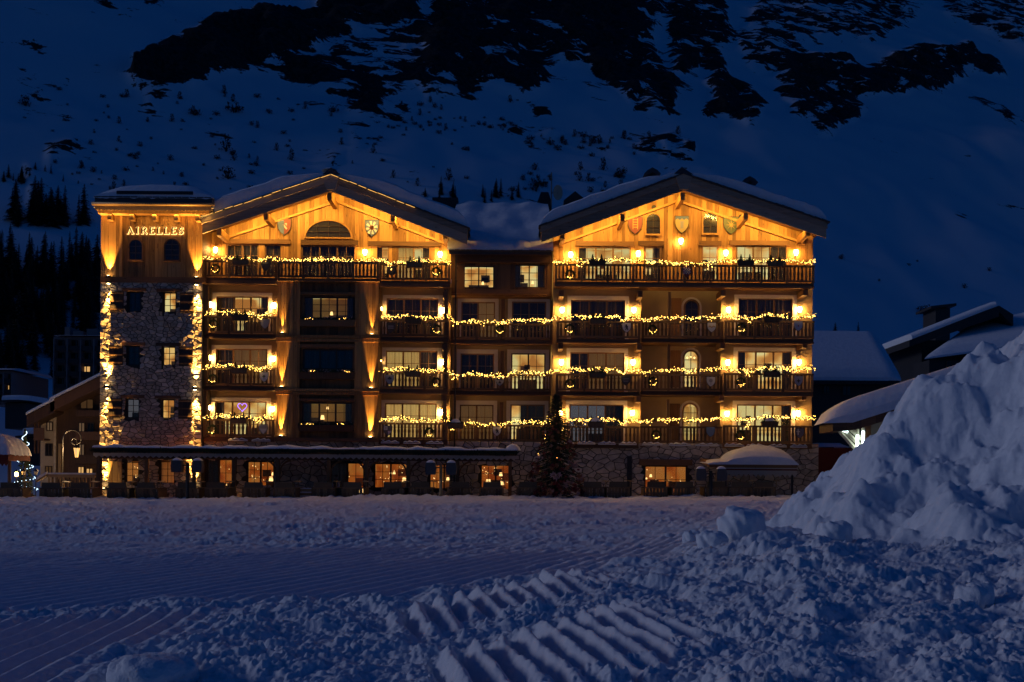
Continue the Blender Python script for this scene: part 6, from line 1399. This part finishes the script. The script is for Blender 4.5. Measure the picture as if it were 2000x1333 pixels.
mb = MB().grid(P, nx, ny); mb.add([(p[0], p[1], R0[0][1]+(R0[1][1]-R0[0][1])*i/(nx-1)) for i, p in enumerate(P[:nx])]+P[:nx], [(i, i+1, nx+i+1, nx+i) for i in range(nx-1)]); mb.build('lean_to_snow', M['roof_snow'], c2, True)
pbox('lean_to_wall', M['dark_wall'], c2, 1812, 690, 2060, 860, YU-2.4, YU+1)
for a in (1845, 1905): far_window(c2, a, 692, a+10, 712, YU-2.42, 'dark_pane')
Yk = 75.0; x0, x1, z0, z1 = R(1815, 590, 1855, 612, Yk); hb = thing('alpine_hut', ((x0+x1)/2, Yk, z0), 'tiny dark hut alone on the snowfield above the chalets', 'hut')
boxo('wall', M['dark_wall'], hb, x0+.5, x1-.3, Yk, Yk+4, z0-6, z1); MB().prism([(x0-.3, z1-.1), (x1+.3, z1+.25), (x1+.3, z1+.6), (x0-.3, z1+.2)], Yk-.5, Yk+4.5).build('roof', M['dark_wall'], hb)
# lit timber porch roof behind the heap
YN = -4.6
pc = thing('porch_roof', (pt(1720, 830, YN)[0], YN, 0), 'long porch roof with rounded snow and cool-lit timber struts, half hidden by the snow heap', 'porch')
n = 26; V = []; k = 9
for j in range(k):
    v = j/(k-1)
    for i in range(n):
        u = i/(n-1); px = 1607+(1960-1607)*u; pyb_ = 818-2*min(1, u*7)-max(0, u-.16)*118
        xb, zb = pt(px, pyb_, YN-1.0); hgt = (1.25*min(1, u*6)**.55+.02)*min(1, .12+v*6)**.5
        V.append((xb+.25*v, YN-1.0+2.4*v, zb+hgt))
mb = MB().grid(V, n, k); mb.add([(V[i][0], YN-1.0, pt(1607+353*i/(n-1), 818-2*min(1, i/(n-1)*7)-max(0, i/(n-1)-.16)*118, YN-1)[1]) for i in range(n)]+V[:n], [(i, i+1, n+i+1, n+i) for i in range(n-1)]); mb.build('roof_snow', M['roof_snow'], pc, True)
for i in range(12):
    u0, u1 = .05+.95*i/12, .05+.95*(i+1)/12; f = lambda u: (1607+353*u, 818-2*min(1, u*7)-max(0, u-.16)*118)
    P0, P1 = pt(*f(u0), YN-.9), pt(*f(u1), YN-.9); MB().prism([P0, P1, (P1[0], P1[1]-.42), (P0[0], P0[1]-.42)], YN-.9, YN+1.3).build('roof_plank', M['beam'], pc)
for (a, b) in (((1628, 822), (1668, 866)), ((1640, 824), (1680, 862)), ((1655, 826), (1692, 856)), ((1672, 826), (1672, 900)), ((1684, 826), (1684, 900))):
    P0, P1 = pt(*a, YN-.5), pt(*b, YN-.5); MB().tube([(P0[0], YN-.5, P0[1]), (P1[0], YN-.5, P1[1])], .11, 5).build('strut', M['cream'], pc)
for (a, b) in (((1624, 824), (1654, 834)), ((1673, 840), (1673, 868)), ((1684, 832), (1684, 864))):
    P0, P1 = pt(*a, YN-.75), pt(*b, YN-.75); MB().tube([(P0[0], YN-.75, P0[1]), (P1[0], YN-.75, P1[1])], .075, 5).build('light_tube', M['cool'], pc)
pbox('wall', M['cream'], pc, 1700, 780, 1990, 960, YN+.2, YN+1.2)
for px, py in ((1724, 797), (1760, 785), (1800, 768)): pbox('beam_end', M['brown_wall'], pc, px-6, py-4, px+6, py+4, YN-.6, YN+.19)
ysd = 3.0; x0, x1, z0, z1 = R(1596, 866, 1662, 905, ysd); sh = thing('red_brown_shed', ((x0+x1)/2, ysd, 0), 'low red-brown shed with level snow roof between hotel corner and snow heap', 'shed')
boxo('wall', M['canvas_red'], sh, x0, x1, ysd, ysd+3, 0, z1); n = 12; MB().grid([(x0-.1+(x1-x0+.2)*i/(n-1), ysd-.15+3.3*j/5, z1+.02+.32*min(1, .1+j*.5, 1)*min(1, .15+i*.5, .15+(n-1-i)*.5)) for j in range(6) for i in range(n)], n, 6).build('roof_snow', M['roof_snow'], sh, True)

# ================================================================== trees and shrubs on the hillside
M['far_conifer'] = plain('far_conifer', (.010,.014,.011), .8, .4, 2); M['shrub'] = plain('bare_shrub', (.018,.016,.014), .8, .4, 4)
def conifer_mesh(seed, slim):
    r_ = random.Random(seed); tr = MB().tube([(0,0,-.5), (0,0,9.6)], [.16, .03], 5); cr = MB()
    for i in range(170):
        h = (i+r_.random())/170; rr = (2.9*(1-h)**.9+.15)*slim*r_.uniform(.5, 1.15); a = i*2.4+r_.random(); z = .5+9.3*h
        d = Vector((math.cos(a), math.sin(a), -.30)); s = Vector((-d.y, d.x, 0))
        for q in range(5):
            f = (q+.3)/5; p = Vector((0,0,z))+d*rr*f; v = d*rr*.3; w = s*rr*r_.uniform(.2, .42)*(1.1-f)+Vector((0,0,.12))
            cr.add([p-w, p+w+Vector((0,0,-.08)), p+v+Vector((0,0,-.15*rr))], [(0,1,2)])
    return tr.mesh('trunk', M['shrub']), cr.mesh('crown', M['far_conifer'])
CON = [conifer_mesh(s, w) for s, w in ((1, 1.0), (2, .62), (3, .8), (4, .45))]
def far_tree(px, py, hpx, k, label):
    x, y, z = on_hill(px, py); s = hpx/sc(y)/9.8; t = thing('conifer_tree', (x, y, z-.3), label, 'tree', 'dark conifers on the mountainside')
    a = rnd.random()*6
    for nm, me in zip(('trunk', 'crown'), CON[k]):
        o = bpy.data.objects.new(nm, me); col.objects.link(o); o.parent = t; o.scale = (s, s, s); o.rotation_euler = (0, 0, a)
TR = []
for i in range(26): TR.append((rnd.uniform(15, 185), rnd.uniform(432, 458), rnd.uniform(45, 85), 'dark conifer in the upper grove left of the tower roof'))
for i in range(14): TR.append((rnd.uniform(-20, 125), rnd.uniform(358, 372), rnd.uniform(16, 34), 'short dark conifer in the topmost thin row of trees'))
for i in range(95): TR.append((rnd.uniform(-30, 192), rnd.uniform(535, 640), rnd.uniform(50, 95), 'dark conifer in the dense wood left of the tower'))
for i in range(60): TR.append((rnd.uniform(-30, 192), rnd.uniform(640, 770), rnd.uniform(55, 100), 'dark conifer at the lower edge of the wood behind the apartment block'))
for i in range(16): TR.append((rnd.uniform(820, 1010), rnd.uniform(382, 398), rnd.uniform(20, 42), 'small thin tree just above the connecting roof snow'))
for i, (px, py, h, lab) in enumerate(TR): far_tree(px, py, h, rnd.choice((0, 1, 2, 3, 1)), lab)
def shrub_mesh(seed, tall):
    r_ = random.Random(seed); mb = MB()
    for i in range(150):
        a = r_.uniform(0, 6.28); h = r_.random(); rr = r_.random()**.6*(1-.55*h*tall); p = Vector((math.cos(a)*rr, math.sin(a)*rr, h*(1+tall)))
        mb.add([p+Vector((r_.gauss(0,.12), r_.gauss(0,.12), r_.gauss(0,.12))) for _ in range(3)], [(0,1,2)])
    for i in range(12): a = r_.uniform(0, 6.28); mb.tube([(0,0,-.2), (math.cos(a)*.5, math.sin(a)*.5, .7+tall*.5)], [.05,.02], 3)
    return mb.mesh('shrub', M['shrub'])
SHM = [shrub_mesh(s, t) for s, t in ((1, .1), (2, .5), (3, 1.2), (4, 0))]
def shrub(px, py, wpx, k, label, hs=1.0):
    x, y, z = on_hill(px, py); s = wpx/2/sc(y); o = bpy.data.objects.new('shrub', SHM[k]); col.objects.link(o); o.location = (x, y, z-.1); o.scale = (s, s, s*hs); o.rotation_euler = (0, 0, rnd.random()*6)
    tag(o, label, 'shrub', 'dark shrubs dotted over the snowy slope')
for px, py, w, k in ((38, 222, 26, 1), (432, 305, 30, 2), (437, 358, 30, 1), (448, 228, 34, 3), (492, 332, 14, 1), (255, 322, 16, 1), (448, 322, 18, 2), (560, 320, 20, 2), (415, 320, 14, 0), (868, 355, 22, 2), (640, 225, 22, 3), (370, 235, 26, 3)): shrub(px, py, w, k, 'one of the large dark round bushes on the slope above the first gable')
for i in range(150):
    px = rnd.choice((rnd.gauss(430, 150), rnd.gauss(200, 120), rnd.gauss(700, 160))); py = rnd.uniform(190, 388)
    if -10 < px < 1020: shrub(px, py, rnd.uniform(5, 15), rnd.randrange(4), 'small dark shrub on the snowy slope above the tower and first gable')
for i in range(46): shrub(rnd.uniform(1020, 1340), rnd.gauss(278, 9), rnd.uniform(8, 18), rnd.randrange(4), 'low shrub in the long dark belt above the end gable')
for i in range(26): shrub(rnd.uniform(990, 1220), rnd.uniform(330, 378), rnd.uniform(8, 24), rnd.randrange(4), 'dark shrub between the connecting roof and the end gable roof')
for i in range(40): shrub(rnd.uniform(690, 1000), rnd.uniform(232, 262), rnd.uniform(5, 13), rnd.randrange(4), 'small shrub in the row under the middle crags')
for px, py, w in ((1637, 497, 13), (1711, 539, 7), (1878, 550, 12), (1926, 516, 10), (1785, 500, 6)): shrub(px, py, w, 1, 'lone dark dot of a shrub on the wide snowfield above the chalets')
for px, py, h, lab in ((1627, 650, 30, 'stunted bushy sapling on the snow behind the hotel end'), (1672, 648, 30, 'slim upright sapling on the snow behind the hotel end')):
    x, z = pt(px, py, 31); t = thing('sapling', (x, 31, z), lab, 'sapling')
    for nm, me in zip(('trunk', 'crown'), CON[1 if px > 1650 else 0]): o = bpy.data.objects.new(nm, me); col.objects.link(o); o.parent = t; s = h/sc(31)/9.8; o.scale = (s, s, s)
for px, py, w in ((1798, 600, 26), (1808, 612, 20), (1815, 706, 30)): shrub(px, py, w, 0, 'dark low thicket beside the tiny hut and gabled chalet')
bpy.context.view_layer.update()
